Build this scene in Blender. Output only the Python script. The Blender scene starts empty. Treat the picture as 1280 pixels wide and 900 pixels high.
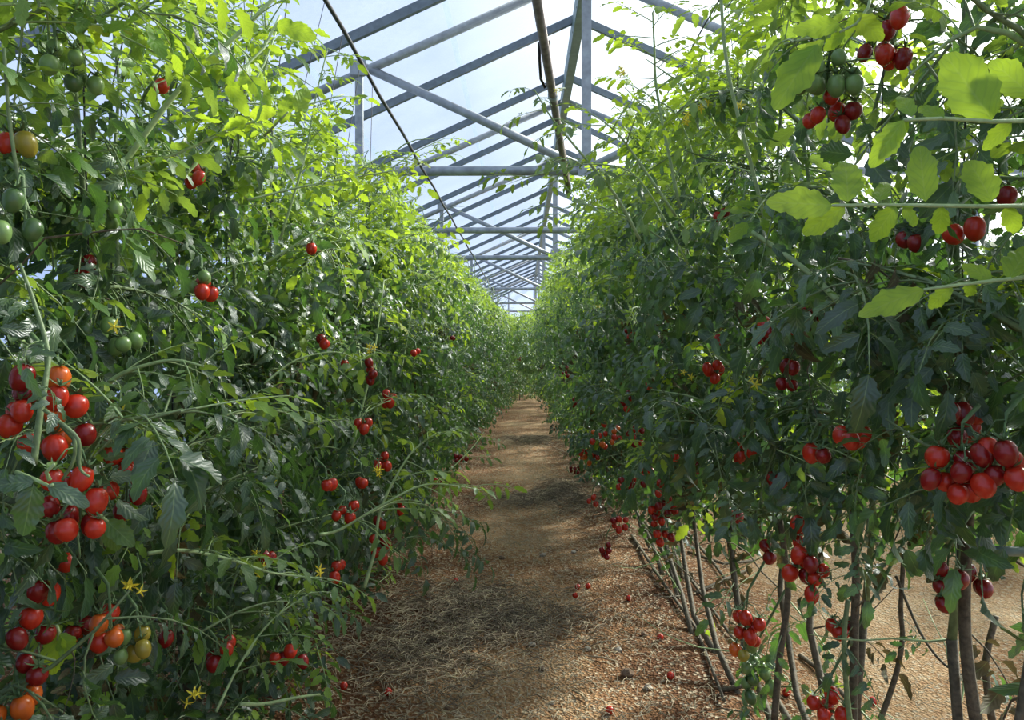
import bpy, math, random
import numpy as np
from mathutils import Vector, Matrix, noise

SC = bpy.context.scene
COL = SC.collection
R = random.Random(7)
NP = np.random.default_rng(11)

# ------------------------------------------------------------------ camera
F = 950.0
CAMH = 1.5
PITCH, YAW = -math.atan(20 / F), math.atan(15 / F)
cd = bpy.data.cameras.new('camera')
cd.sensor_width = 36.0
cd.lens = F / 1280 * 36.0
cd.clip_start = 0.05
cd.clip_end = 300
cam = bpy.data.objects.new('camera', cd)
COL.objects.link(cam)
cam.location = (0, 0, CAMH)
cam.rotation_euler = (math.pi / 2 + PITCH, 0, YAW)
SC.camera = cam
CAMR = cam.rotation_euler.to_matrix()
CAMRI = np.array(CAMR.transposed())

# ------------------------------------------------------------------ light
SUN_AZ, SUN_EL = math.radians(52), math.radians(33)      # to the right of the view, above the right-hand rows
SUN_DIR = Vector((math.sin(SUN_AZ) * math.cos(SUN_EL), math.cos(SUN_AZ) * math.cos(SUN_EL), math.sin(SUN_EL)))
world = bpy.data.worlds.new('sky')
SC.world = world
world.use_nodes = True
wn, wl = world.node_tree.nodes, world.node_tree.links
wn.clear()
w_out = wn.new('ShaderNodeOutputWorld')
w_bg = wn.new('ShaderNodeBackground')
w_tc = wn.new('ShaderNodeTexCoord')
w_dot = wn.new('ShaderNodeVectorMath'); w_dot.operation = 'DOT_PRODUCT'
w_dot.inputs[1].default_value = SUN_DIR
w_rmp = wn.new('ShaderNodeValToRGB')
e = w_rmp.color_ramp.elements
e[0].position, e[0].color = 0.10, (0.37, 0.455, 0.68, 1)
e[1].position, e[1].color = 1.0, (4.6, 4.4, 4.0, 1)
x = e.new(0.60); x.color = (0.47, 0.555, 0.73, 1)
x = e.new(0.82); x.color = (1.10, 1.14, 1.15, 1)
wl.new(w_tc.outputs['Generated'], w_dot.inputs[0])
wl.new(w_dot.outputs['Value'], w_rmp.inputs['Fac'])
wl.new(w_rmp.outputs['Color'], w_bg.inputs['Color'])
wl.new(w_bg.outputs['Background'], w_out.inputs['Surface'])
w_bg.inputs['Strength'].default_value = 1.0

sd = bpy.data.lights.new('sun', 'SUN')
sd.energy = 7.0
sd.angle = math.radians(6)
sd.color = (1.0, 0.95, 0.84)
sun = bpy.data.objects.new('sun', sd)
COL.objects.link(sun)
sun.rotation_euler = SUN_DIR.to_track_quat('Z', 'Y').to_euler()
sun.location = (12, 12, 12)

vs = SC.view_settings
vs.view_transform = 'Standard'
vs.look = 'None'
vs.gamma = 1
vs.use_curve_mapping = False
vs.exposure = 0.60
SC.cycles.max_bounces = 7
SC.cycles.diffuse_bounces = 2
SC.cycles.glossy_bounces = 2
SC.cycles.transmission_bounces = 5
SC.cycles.transparent_max_bounces = 12


def at(px, py, d):
    """the point at distance d down the greenhouse that the lens sees at pixel (px, py)"""
    v = CAMR @ Vector(((px - 640) / F, -(py - 450) / F, -1))
    v *= d / v.y
    return Vector((v.x, v.y, v.z + CAMH))


def proj(p):
    """pixels and depth of an (n,3) array of points"""
    q = (p - np.array([0, 0, CAMH])) @ CAMRI.T
    z = np.maximum(-q[:, 2], 1e-3)
    return 640 + F * q[:, 0] / z, 450 - F * q[:, 1] / z, -q[:, 2]


# ------------------------------------------------------------------ materials
def mat(name):
    m = bpy.data.materials.new(name)
    m.use_nodes = True
    nt = m.node_tree
    nt.nodes.clear()
    o = nt.nodes.new('ShaderNodeOutputMaterial')
    return m, nt.nodes, nt.links, o


def ramp(n, stops):
    r = n.new('ShaderNodeValToRGB')
    el = r.color_ramp.elements
    el[0].position, el[0].color = stops[0][0], (*stops[0][1], 1)
    el[1].position, el[1].color = stops[-1][0], (*stops[-1][1], 1)
    for p, c in stops[1:-1]:
        a = el.new(p); a.color = (*c, 1)
    return r


def plain(name, col, rough=0.5, metal=0.0, bump=0.0, scale=30.0, var=0.25, spec=0.5):
    m, n, l, o = mat(name)
    b = n.new('ShaderNodeBsdfPrincipled')
    tc = n.new('ShaderNodeTexCoord')
    nz = n.new('ShaderNodeTexNoise'); nz.inputs['Scale'].default_value = scale; nz.inputs['Detail'].default_value = 5
    r = ramp(n, [(0.3, tuple(c * (1 - var) for c in col)), (0.7, tuple(min(1, c * (1 + var)) for c in col))])
    l.new(tc.outputs['Object'], nz.inputs['Vector'])
    l.new(nz.outputs['Fac'], r.inputs['Fac'])
    l.new(r.outputs['Color'], b.inputs['Base Color'])
    b.inputs['Roughness'].default_value = rough
    b.inputs['Metallic'].default_value = metal
    b.inputs['Specular IOR Level'].default_value = spec
    if bump:
        bp = n.new('ShaderNodeBump'); bp.inputs['Strength'].default_value = bump; bp.inputs['Distance'].default_value = 0.01
        l.new(nz.outputs['Fac'], bp.inputs['Height']); l.new(bp.outputs['Normal'], b.inputs['Normal'])
    l.new(b.outputs['BSDF'], o.inputs['Surface'])
    return m


def leaf_mat(name, stops, tcol, tfac, rough=0.42, spec=0.55):
    """colour varies from leaf to leaf (object random plus a per-leaf attribute on joined foliage); light passes through"""
    m, n, l, o = mat(name)
    b = n.new('ShaderNodeBsdfPrincipled')
    oi = n.new('ShaderNodeObjectInfo')
    at_ = n.new('ShaderNodeAttribute'); at_.attribute_name = 'tint'
    ad = n.new('ShaderNodeMath'); ad.operation = 'ADD'
    fr = n.new('ShaderNodeMath'); fr.operation = 'FRACT'
    l.new(oi.outputs['Random'], ad.inputs[0]); l.new(at_.outputs['Fac'], ad.inputs[1]); l.new(ad.outputs[0], fr.inputs[0])
    r = ramp(n, stops)
    l.new(fr.outputs[0], r.inputs['Fac'])
    # lateral veins from the leaflet's own coordinates
    uv = n.new('ShaderNodeUVMap')
    sx = n.new('ShaderNodeSeparateXYZ'); l.new(uv.outputs['UV'], sx.inputs[0])
    ab = n.new('ShaderNodeMath'); ab.operation = 'ABSOLUTE'; l.new(sx.outputs['X'], ab.inputs[0])
    mu = n.new('ShaderNodeMath'); mu.operation = 'MULTIPLY_ADD'; mu.inputs[1].default_value = -0.35
    l.new(ab.outputs[0], mu.inputs[0]); l.new(sx.outputs['Y'], mu.inputs[2])
    sc = n.new('ShaderNodeMath'); sc.operation = 'MULTIPLY'; sc.inputs[1].default_value = 40; l.new(mu.outputs[0], sc.inputs[0])
    sn = n.new('ShaderNodeMath'); sn.operation = 'SINE'; l.new(sc.outputs[0], sn.inputs[0])
    bp = n.new('ShaderNodeBump'); bp.inputs['Strength'].default_value = 0.22; bp.inputs['Distance'].default_value = 0.002
    l.new(sn.outputs[0], bp.inputs['Height'])
    mid = n.new('ShaderNodeMapRange'); mid.inputs['From Min'].default_value = 0.02; mid.inputs['From Max'].default_value = 0.07
    mid.inputs['To Min'].default_value = 0.45; mid.inputs['To Max'].default_value = 0.0
    l.new(ab.outputs[0], mid.inputs['Value'])
    mx = n.new('ShaderNodeMix'); mx.data_type = 'RGBA'
    l.new(mid.outputs['Result'], mx.inputs['Factor']); l.new(r.outputs['Color'], mx.inputs['A'])
    mx.inputs['B'].default_value = (0.26, 0.36, 0.12, 1)
    l.new(mx.outputs['Result'], b.inputs['Base Color'])
    b.inputs['Roughness'].default_value = rough
    b.inputs['Specular IOR Level'].default_value = spec
    l.new(bp.outputs['Normal'], b.inputs['Normal'])
    t = n.new('ShaderNodeBsdfTranslucent')
    tm = n.new('ShaderNodeMix'); tm.data_type = 'RGBA'; tm.blend_type = 'MULTIPLY'; tm.inputs['Factor'].default_value = 0.25
    tm.inputs['A'].default_value = (*tcol, 1)
    l.new(r.outputs['Color'], tm.inputs['B'])
    vn = n.new('ShaderNodeMapRange'); vn.inputs['From Min'].default_value = 0.55; vn.inputs['From Max'].default_value = 1.0
    vn.inputs['To Min'].default_value = 0.0; vn.inputs['To Max'].default_value = 0.38; l.new(sn.outputs[0], vn.inputs['Value'])
    vm = n.new('ShaderNodeMix'); vm.data_type = 'RGBA'; l.new(vn.outputs['Result'], vm.inputs['Factor'])
    l.new(tm.outputs['Result'], vm.inputs['A']); vm.inputs['B'].default_value = (tcol[0] * .45, tcol[1] * .5, tcol[2], 1)
    l.new(vm.outputs['Result'], t.inputs['Color'])
    ms = n.new('ShaderNodeMixShader'); ms.inputs['Fac'].default_value = tfac
    l.new(b.outputs['BSDF'], ms.inputs[1]); l.new(t.outputs['BSDF'], ms.inputs[2])
    l.new(ms.outputs[0], o.inputs['Surface'])
    return m


M = {}
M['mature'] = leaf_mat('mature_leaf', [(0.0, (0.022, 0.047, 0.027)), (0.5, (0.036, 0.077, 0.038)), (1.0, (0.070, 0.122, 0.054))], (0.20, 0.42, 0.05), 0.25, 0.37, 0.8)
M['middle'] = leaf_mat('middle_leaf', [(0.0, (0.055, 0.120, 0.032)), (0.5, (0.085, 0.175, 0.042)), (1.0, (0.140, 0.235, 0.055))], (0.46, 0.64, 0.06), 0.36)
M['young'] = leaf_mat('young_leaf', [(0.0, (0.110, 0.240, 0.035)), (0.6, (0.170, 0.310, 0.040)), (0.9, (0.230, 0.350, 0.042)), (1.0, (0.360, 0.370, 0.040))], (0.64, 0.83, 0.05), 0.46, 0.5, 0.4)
M['dry'] = leaf_mat('dry_leaf', [(0.0, (0.050, 0.045, 0.022)), (0.6, (0.100, 0.085, 0.040)), (1.0, (0.19, 0.14, 0.05))], (0.25, 0.18, 0.06), 0.15, 0.7, 0.2)
M['stem'] = plain('green_stem', (0.15, 0.21, 0.085), 0.55, 0, 0.3, 60, 0.35)
M['pale_stem'] = plain('pale_green_stem', (0.30, 0.40, 0.17), 0.55, 0, 0.2, 60, 0.2)
M['woody'] = plain('woody_stem', (0.105, 0.085, 0.050), 0.8, 0, 0.6, 70, 0.45)
M['stalk'] = plain('truss_stalk_green', (0.10, 0.17, 0.06), 0.6, 0, 0.2, 60, 0.3)
M['twine'] = plain('dark_twine', (0.03, 0.03, 0.035), 0.7)
M['steel'] = plain('galvanised_steel', (0.30, 0.32, 0.325), 0.45, 0.35, 0.15, 14, 0.22)
M['bar'] = plain('grey_glazing_bar', (0.15, 0.18, 0.19), 0.5, 0.2, 0.1, 20, 0.2)
M['ridge'] = plain('grey_green_ridge_steel', (0.15, 0.21, 0.18), 0.5, 0.3, 0.1, 10, 0.2)
M['rust'] = plain('brown_rusty_pipe', (0.20, 0.16, 0.14), 0.6, 0.3, 0.2, 18, 0.4)
M['rubber'] = plain('black_rubber', (0.015, 0.015, 0.016), 0.5)
M['plastic'] = plain('grey_green_plastic', (0.22, 0.28, 0.24), 0.4)
M['petal'] = plain('yellow_petal', (0.85, 0.70, 0.05), 0.5, 0, 0, 60, 0.15)
M['straw'] = plain('dry_straw', (0.42, 0.34, 0.21), 0.8, 0, 0, 9, 0.55)
M['darkstraw'] = plain('old_brown_straw', (0.21, 0.155, 0.095), 0.85, 0, 0, 9, 0.5)
M['clod'] = plain('soil_clod', (0.20, 0.13, 0.08), 0.95, 0, 0.8, 60, 0.35)
M['pebble'] = plain('pale_stone', (0.36, 0.31, 0.24), 0.85, 0, 0.5, 60, 0.3)
for k, c in dict(red=(0.47, 0.026, 0.009), deep=(0.22, 0.008, 0.007), orange=(0.62, 0.12, 0.015), turning=(0.30, 0.24, 0.03), green=(0.16, 0.26, 0.075), dark_green=(0.07, 0.13, 0.04)).items():
    M[k] = plain('tomato_skin_' + k, c, 0.24 if k != 'green' else 0.33, 0, 0.0, 40, 0.13)


def soil():
    m, n, l, o = mat('red_brown_soil')
    b = n.new('ShaderNodeBsdfPrincipled')
    tc = n.new('ShaderNodeTexCoord')
    n1 = n.new('ShaderNodeTexNoise'); n1.inputs['Scale'].default_value = 1.1; n1.inputs['Detail'].default_value = 6
    n2 = n.new('ShaderNodeTexNoise'); n2.inputs['Scale'].default_value = 22; n2.inputs['Detail'].default_value = 8; n2.inputs['Roughness'].default_value = 0.7
    v = n.new('ShaderNodeTexVoronoi'); v.inputs['Scale'].default_value = 75
    for t in (n1, n2, v):
        l.new(tc.outputs['Object'], t.inputs['Vector'])
    a = n.new('ShaderNodeMath'); a.operation = 'MULTIPLY_ADD'; a.inputs[1].default_value = 0.5
    l.new(n2.outputs['Fac'], a.inputs[0])
    s = n.new('ShaderNodeMath'); s.operation = 'MULTIPLY'; s.inputs[1].default_value = 0.5
    l.new(n1.outputs['Fac'], s.inputs[0]); l.new(s.outputs[0], a.inputs[2])
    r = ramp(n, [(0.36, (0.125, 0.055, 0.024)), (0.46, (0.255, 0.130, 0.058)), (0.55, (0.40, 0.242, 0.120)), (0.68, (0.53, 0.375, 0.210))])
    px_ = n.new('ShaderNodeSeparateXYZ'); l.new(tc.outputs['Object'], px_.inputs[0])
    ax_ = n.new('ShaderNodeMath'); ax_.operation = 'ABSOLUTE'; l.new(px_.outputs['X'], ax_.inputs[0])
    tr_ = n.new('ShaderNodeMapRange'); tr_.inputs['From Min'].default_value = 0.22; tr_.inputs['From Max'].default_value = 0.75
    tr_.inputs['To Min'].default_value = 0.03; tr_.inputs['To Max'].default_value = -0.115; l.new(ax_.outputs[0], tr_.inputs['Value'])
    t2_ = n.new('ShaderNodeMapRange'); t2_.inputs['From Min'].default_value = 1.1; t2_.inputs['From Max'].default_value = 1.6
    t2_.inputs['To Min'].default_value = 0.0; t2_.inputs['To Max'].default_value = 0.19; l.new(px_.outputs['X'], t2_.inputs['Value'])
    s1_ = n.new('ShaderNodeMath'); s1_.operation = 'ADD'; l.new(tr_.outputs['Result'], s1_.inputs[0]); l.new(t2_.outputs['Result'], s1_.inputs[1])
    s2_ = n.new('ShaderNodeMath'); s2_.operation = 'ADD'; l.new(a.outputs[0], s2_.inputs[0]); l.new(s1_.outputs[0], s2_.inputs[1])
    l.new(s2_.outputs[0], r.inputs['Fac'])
    # broken bits of straw and grit
    g = n.new('ShaderNodeMapRange'); g.inputs['From Min'].default_value = 0.80; g.inputs['From Max'].default_value = 0.86
    sp = n.new('ShaderNodeSeparateColor'); l.new(v.outputs['Color'], sp.inputs['Color']); l.new(sp.outputs['Red'], g.inputs['Value'])
    mx = n.new('ShaderNodeMix'); mx.data_type = 'RGBA'; mx.inputs['B'].default_value = (0.50, 0.42, 0.29, 1)
    gm = n.new('ShaderNodeMath'); gm.operation = 'MULTIPLY'; gm.inputs[1].default_value = 0.7
    l.new(g.outputs['Result'], gm.inputs[0]); l.new(gm.outputs[0], mx.inputs['Factor'])
    l.new(r.outputs['Color'], mx.inputs['A'])
    l.new(mx.outputs['Result'], b.inputs['Base Color'])
    b.inputs['Roughness'].default_value = 0.95
    b.inputs['Specular IOR Level'].default_value = 0.15
    bp = n.new('ShaderNodeBump'); bp.inputs['Strength'].default_value = 0.9; bp.inputs['Distance'].default_value = 0.02
    h = n.new('ShaderNodeMath'); h.operation = 'ADD'; l.new(n2.outputs['Fac'], h.inputs[0]); l.new(v.outputs['Distance'], h.inputs[1])
    l.new(h.outputs[0], bp.inputs['Height']); l.new(bp.outputs['Normal'], b.inputs['Normal'])
    l.new(b.outputs['BSDF'], o.inputs['Surface'])
    return m


def pane_mat():
    """dusty frosted sheeting: mostly lets the sky through, some of it scattered by grime"""
    m, n, l, o = mat('frosted_sheeting')
    tr = n.new('ShaderNodeBsdfTransparent'); tr.inputs['Color'].default_value = (0.93, 0.96, 0.98, 1)
    tl = n.new('ShaderNodeBsdfTranslucent'); tl.inputs['Color'].default_value = (0.82, 0.88, 0.95, 1)
    tc = n.new('ShaderNodeTexCoord')
    nz = n.new('ShaderNodeTexNoise'); nz.inputs['Scale'].default_value = 28; nz.inputs['Detail'].default_value = 6; nz.inputs['Roughness'].default_value = 0.75
    n2 = n.new('ShaderNodeTexNoise'); n2.inputs['Scale'].default_value = 1.3; n2.inputs['Detail'].default_value = 4
    l.new(tc.outputs['Object'], nz.inputs['Vector']); l.new(tc.outputs['Object'], n2.inputs['Vector'])
    mu = n.new('ShaderNodeMath'); mu.operation = 'MULTIPLY'; l.new(nz.outputs['Fac'], mu.inputs[0]); l.new(n2.outputs['Fac'], mu.inputs[1])
    mr = n.new('ShaderNodeMapRange'); mr.inputs['From Min'].default_value = 0.15; mr.inputs['From Max'].default_value = 0.40
    mr.inputs['To Min'].default_value = 0.03; mr.inputs['To Max'].default_value = 0.13
    l.new(mu.outputs[0], mr.inputs['Value'])
    ms = n.new('ShaderNodeMixShader')
    l.new(mr.outputs['Result'], ms.inputs['Fac']); l.new(tr.outputs[0], ms.inputs[1]); l.new(tl.outputs[0], ms.inputs[2])
    l.new(ms.outputs[0], o.inputs['Surface'])
    return m


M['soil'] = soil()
M['pane'] = pane_mat()


# ------------------------------------------------------------------ helpers
class MB:
    """collects shapes that become one mesh"""
    def __init__(s):
        s.v, s.f, s.uv = [], [], []

    def add(s, vs_, fs_):
        k = len(s.v)
        s.v += [tuple(q) for q in vs_]
        s.f += [tuple(i + k for i in f) for f in fs_]

    def box(s, c, d, m=None):
        c = Vector(c)
        vs_ = [Vector((sx * d[0] / 2, sy * d[1] / 2, sz * d[2] / 2)) for sx in (-1, 1) for sy in (-1, 1) for sz in (-1, 1)]
        if m is not None:
            vs_ = [m @ q for q in vs_]
        s.add([c + q for q in vs_], [(0, 1, 3, 2), (4, 6, 7, 5), (0, 4, 5, 1), (2, 3, 7, 6), (0, 2, 6, 4), (1, 5, 7, 3)])

    def bar(s, a, b, w, h, up=(0, 0, 1)):
        """a box section from a to b"""
        a, b = Vector(a), Vector(b)
        y = (b - a).normalized()
        x_ = y.cross(Vector(up)).normalized()
        z = x_.cross(y)
        s.box((a + b) / 2, (w, (b - a).length, h), Matrix((x_, y, z)).transposed())

    def tube(s, pts, rad, n=6, cap=True):
        pts = [Vector(p) for p in pts]
        if not hasattr(rad, '__len__'):
            rad = [rad] * len(pts)
        k = len(s.v)
        ref = Vector((0.31, 0.17, 0.93))
        for i, p in enumerate(pts):
            t = (pts[min(i + 1, len(pts) - 1)] - pts[max(i - 1, 0)]).normalized()
            u = t.cross(ref)
            if u.length < 0.05:
                u = t.cross(Vector((1, 0, 0)))
            u.normalize()
            w = t.cross(u)
            for j in range(n):
                a = 2 * math.pi * j / n
                s.v.append(tuple(p + (u * math.cos(a) + w * math.sin(a)) * rad[i]))
        for i in range(len(pts) - 1):
            for j in range(n):
                s.f.append((k + i * n + j, k + i * n + (j + 1) % n, k + (i + 1) * n + (j + 1) % n, k + (i + 1) * n + j))
        if cap:
            s.f.append(tuple(k + j for j in reversed(range(n))))
            s.f.append(tuple(k + (len(pts) - 1) * n + j for j in range(n)))

    def mesh(s, name, m, smooth=True, second=None, first_n=0):
        me = bpy.data.meshes.new(name)
        me.from_pydata(s.v, [], s.f)
        me.materials.append(M[m] if isinstance(m, str) else m)
        if second:
            me.materials.append(M[second])
            me.polygons.foreach_set('material_index', np.array([0] * first_n + [1] * (len(s.f) - first_n), dtype=np.int32))
        if s.uv:
            lay = me.uv_layers.new(name='UVMap')
            vi = np.zeros(len(me.loops), dtype=np.int32)
            me.loops.foreach_get('vertex_index', vi)
            lay.data.foreach_set('uv', np.array(s.uv, dtype=np.float32)[vi].ravel())
        if smooth:
            me.polygons.foreach_set('use_smooth', np.ones(len(me.polygons), dtype=bool))
        me.update()
        return me

    def build(s, name, m, parent=None, smooth=True):
        return link(name, s.mesh(name, m, smooth), parent)


def link(name, me, parent=None):
    o = bpy.data.objects.new(name, me)
    COL.objects.link(o)
    if parent is not None:
        o.parent = parent
    return o


def tag(o, label=None, cat=None, group=None, kind=None):
    if label: o['label'] = label
    if cat: o['category'] = cat
    if group: o['group'] = group
    if kind: o['kind'] = kind
    return o


def empty(name, loc, label=None, cat=None, group=None, kind=None):
    o = bpy.data.objects.new(name, None)
    COL.objects.link(o)
    o.location = loc
    o.empty_display_size = 0.1
    return tag(o, label, cat, group, kind)


def gz(x, y):
    """height of the trodden soil"""
    z = 0.020 * noise.noise((x * 0.9, y * 0.7, 0)) + 0.010 * noise.noise((x * 3.1, y * 2.7, 5)) + 0.004 * noise.noise((x * 11, y * 9, 9))
    for (mx, my, sx, sy, h) in ((-0.35, 4.3, 0.42, 0.30, 0.035), (0.0, 7.2, 0.45, 0.22, 0.035), (0.1, 11.6, 0.5, 0.5, 0.06), (0.1, 15.4, 0.5, 0.4, 0.08), (0.35, 7.6, 0.2, 0.5, 0.06)):
        z += h * math.exp(-((x - mx) / sx) ** 2 - ((y - my) / sy) ** 2)
    z += 0.05 * (math.exp(-((x + 1.1) / 0.35) ** 2) + math.exp(-((x - 0.95) / 0.35) ** 2))
    return z


# ------------------------------------------------------------------ the setting
RIDX, RIDZ, SLOPE = 0.61, CAMH + 3.76, 0.45
CHZ = CAMH + 1.70
EAVE_L, EAVE_R = RIDX - 2.06 / SLOPE, RIDX + 2.06 / SLOPE
Y0, Y1 = -3.0, 46.5


def roofz(x):
    return RIDZ - SLOPE * abs(x - RIDX)


def grid_axis(stops):
    out = []
    for a, b, st in stops:
        out += list(np.arange(a, b - 1e-6, st))
    return out + [stops[-1][1]]


gx = grid_axis([(EAVE_L - 0.4, -1.6, 0.2), (-1.6, 1.5, 0.04), (1.5, EAVE_R + 0.4, 0.15)])
gy = grid_axis([(Y0 - 0.3, 2.0, 0.25), (2.0, 9.0, 0.04), (9.0, 20.0, 0.10), (20.0, Y1 + 0.3, 0.5)])
fl = MB()
for yy in gy:
    for xx in gx:
        fl.v.append((xx, yy, gz(xx, yy)))
nx = len(gx)
fl.f = [(j * nx + i, j * nx + i + 1, (j + 1) * nx + i + 1, (j + 1) * nx + i) for j in range(len(gy) - 1) for i in range(nx - 1)]
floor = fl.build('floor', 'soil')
tag(floor, kind='structure')

ceiling = empty('ceiling', (RIDX, 0, RIDZ), kind='structure')
BARS = [6.95 + 1.93 * k for k in range(-5, 21)]
seams = [0.0, 1.30, 2.60, 3.90, 2.06 / SLOPE]
LIFT = 0.05
for side in (-1, 1):
    for k in range(4):
        a, b = seams[k], seams[k + 1]
        pm = MB()
        n_ = Vector((side * SLOPE, 0, 1)).normalized()
        p = [Vector((side * t, yv, -SLOPE * t)) for t in (a, b + 0.06) for yv in (0.01, 1.92)]
        lift = n_ * (LIFT + 0.012 * (k % 2))
        top = [q + lift + n_ * 0.006 for q in p]
        bot = [q + lift for q in p]
        pm.add(bot + top, [(0, 1, 3, 2), (4, 6, 7, 5), (0, 4, 5, 1), (2, 3, 7, 6), (0, 2, 6, 4), (1, 5, 7, 3)])
        me = pm.mesh('pane', 'pane', smooth=False)
        for yb in BARS[:-1]:
            o = link('pane', me, ceiling)
            o.location = (0, yb, 0)
for side in (-1, 1):
    bm_ = MB()
    bm_.bar((0, 0, 0.0), (side * 2.06 / SLOPE, 0, -2.06), 0.055, 0.07)
    bm_.bar((0, 0, 0.045), (side * 2.06 / SLOPE, 0, -2.06 + 0.045), 0.022, 0.03)
    me = bm_.mesh('glazing_bar', 'bar', smooth=False)
    for yb in BARS:
        o = link('glazing_bar', me, ceiling)
        o.location = (0, yb, 0)
rb = MB()
L = Y1 - Y0
rb.box((-0.05, (Y0 + Y1) / 2, -0.13), (0.012, L, 0.24))
rb.box((0.0, (Y0 + Y1) / 2, -0.01), (0.10, L, 0.012))
rb.box((0.0, (Y0 + Y1) / 2, -0.25), (0.10, L, 0.012))
rb.build('ridge_beam', 'ridge', ceiling, smooth=False)
bt = MB()
for yb in np.arange(3, 30, 0.64):
    bt.tube([(-0.062, yb, -0.20), (-0.05, yb, -0.20)], 0.013, 8)
tag(bt.build('bolt_head', 'steel', ceiling, smooth=False), kind='stuff')
for sx, xx in ((-1, EAVE_L), (1, EAVE_R)):
    g = MB()
    g.box((xx - RIDX, (Y0 + Y1) / 2, -2.06 - 0.07), (0.16, L, 0.03))
    for q in (-0.08, 0.08):
        g.box((xx - RIDX + q, (Y0 + Y1) / 2, -2.06 - 0.01), (0.012, L, 0.13))
    g.build('gutter', 'steel', ceiling, smooth=False)

for side, xx in (('left', EAVE_L), ('right', EAVE_R)):
    w = empty('wall_' + side, (xx, 0, 0), kind='structure')
    pm = MB(); pm.box((0, 0.965, 1.6), (0.006, 1.90, 3.14)); me = pm.mesh('pane', 'pane', smooth=False)
    cm = MB(); cm.box((0, 0, 1.59), (0.09, 0.06, 3.18)); mc = cm.mesh('wall_post', 'steel', smooth=False)
    for i, yb in enumerate(BARS):
        if i < len(BARS) - 1:
            link('pane', me, w).location = (0, yb, 0)
        link('wall_post', mc, w).location = (0, yb, 0)
    g = MB(); g.box((0, (Y0 + Y1) / 2, 1.1), (0.05, L, 0.05)); g.build('wall_rail', 'steel', w, smooth=False)
w = empty('wall_far', (RIDX, BARS[-1], 0), kind='structure')
pm = MB()
for i in range(6):
    xa, xb = EAVE_L - RIDX + i * (EAVE_R - EAVE_L) / 6, EAVE_L - RIDX + (i + 1) * (EAVE_R - EAVE_L) / 6 - 0.02
    q = MB()
    za, zb = RIDZ - SLOPE * abs(xa) - 0.08, RIDZ - SLOPE * abs(xb) - 0.08
    q.add([(xa, 0, 0), (xb, 0, 0), (xb, 0, zb), (xa, 0, za), (xa, 0.006, 0), (xb, 0.006, 0), (xb, 0.006, zb), (xa, 0.006, za)],
          [(0, 1, 2, 3), (7, 6, 5, 4), (0, 4, 5, 1), (1, 5, 6, 2), (2, 6, 7, 3), (3, 7, 4, 0)])
    q.build('pane', 'pane', w, smooth=False)
    q = MB(); q.box((xa, 0, za / 2), (0.07, 0.07, za)); q.build('wall_post', 'steel', w, smooth=False)

# trusses: every second frame has posts and braces, the ones between only a tie
TR = [(3.6, 1, 'galvanised steel roof frame almost overhead, only its brown pipe and upper members near the camera'),
      (7.5, 1, 'galvanised steel roof frame with the longest brace and widest tie across the bright roof'),
      (11.4, 0, 'plain horizontal grey tie tube just behind the frame with the longest brace'),
      (15.0, 1, 'galvanised roof frame whose brace crosses the second and third tie tubes'),
      (23.5, 1, 'small distant roof frame low over the path, fourth tie from the camera'),
      (31.5, 1, 'small distant roof frame low over the path, fifth tie from the camera'),
      (39.5, 1, 'faintest roof frame at the far end of the greenhouse, last before the gable')]
for (d, full, lab) in TR:
    t = empty('roof_truss' if full else 'roof_tie', (RIDX, d, CHZ), lab, 'truss', 'steel frames carrying the greenhouse roof')
    q = MB(); q.tube([(EAVE_L - RIDX + 0.05, 0, 0), (EAVE_R - RIDX - 0.05, 0, 0)], 0.047, 10); q.build('tie_tube', 'steel', t)
    for s in (-1, 1):
        q = MB(); q.tube([(0, 0, RIDZ - CHZ - 0.14), (s * (2.06 / SLOPE), 0, -0.06)], 0.045, 10); q.build('rafter', 'steel', t)
        if full:
            q = MB(); q.box((s * 2.23, 0, 0.53), (0.075, 0.05, 1.06)); q.build('post', 'steel', t, smooth=False)
            q = MB(); q.tube([(s * 2.20, 0.0, 1.03), (s * 1.1, 0.0, 0.53), (0.02 * s, 0.0, 0.02)], 0.042, 10); b_ = q.build('brace', 'steel', t)
            q = MB(); q.box((s * 2.23, -0.05, 1.0), (0.16, 0.012, 0.15)); q.build('gusset_plate', 'steel', t, smooth=False)
    if full:
        q = MB(); q.box((0, 0, 1.0), (0.092, 0.055, 2.0)); q.build('post', 'steel', t, smooth=False)
        q = MB(); q.box((0, -0.05, 0.05), (0.17, 0.012, 0.22)); q.build('gusset_plate', 'steel', t, smooth=False)

q = MB()
pa, pb = Vector((-0.02, 3.62, CAMH + 2.10)), at(711, 241, 7.40)
q.tube([pa, pa.lerp(pb, 0.5), pb], 0.030, 10)
pipe = empty('sloping_pipe', pa, 'brown rusty pipe sloping down under the ridge beside the upright post', 'pipe')
o = q.build('pipe_tube', 'rust', pipe); o.location = -pa
for t_ in (0.50, 0.62):
    c = pa.lerp(pb, t_)
    q = MB(); dv = (pb - pa).normalized() * 0.02; q.tube([c - dv, c + dv], 0.036, 10)
    o = q.build('clamp', 'steel', pipe); o.location = -pa
q = MB()
hp = [at(x_ - 3, y_, 4.95 + (y_ - 54) * .008) for x_, y_ in ((677, 54), (677.5, 75), (679, 98), (684, 109), (689, 104), (690, 85), (688, 64), (689, 52))]
q.tube(hp, 0.011, 8)
tag(q.build('hose_loop', 'rubber'), 'black rubber hose loop hanging from the brown sloping pipe', 'hose')

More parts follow.
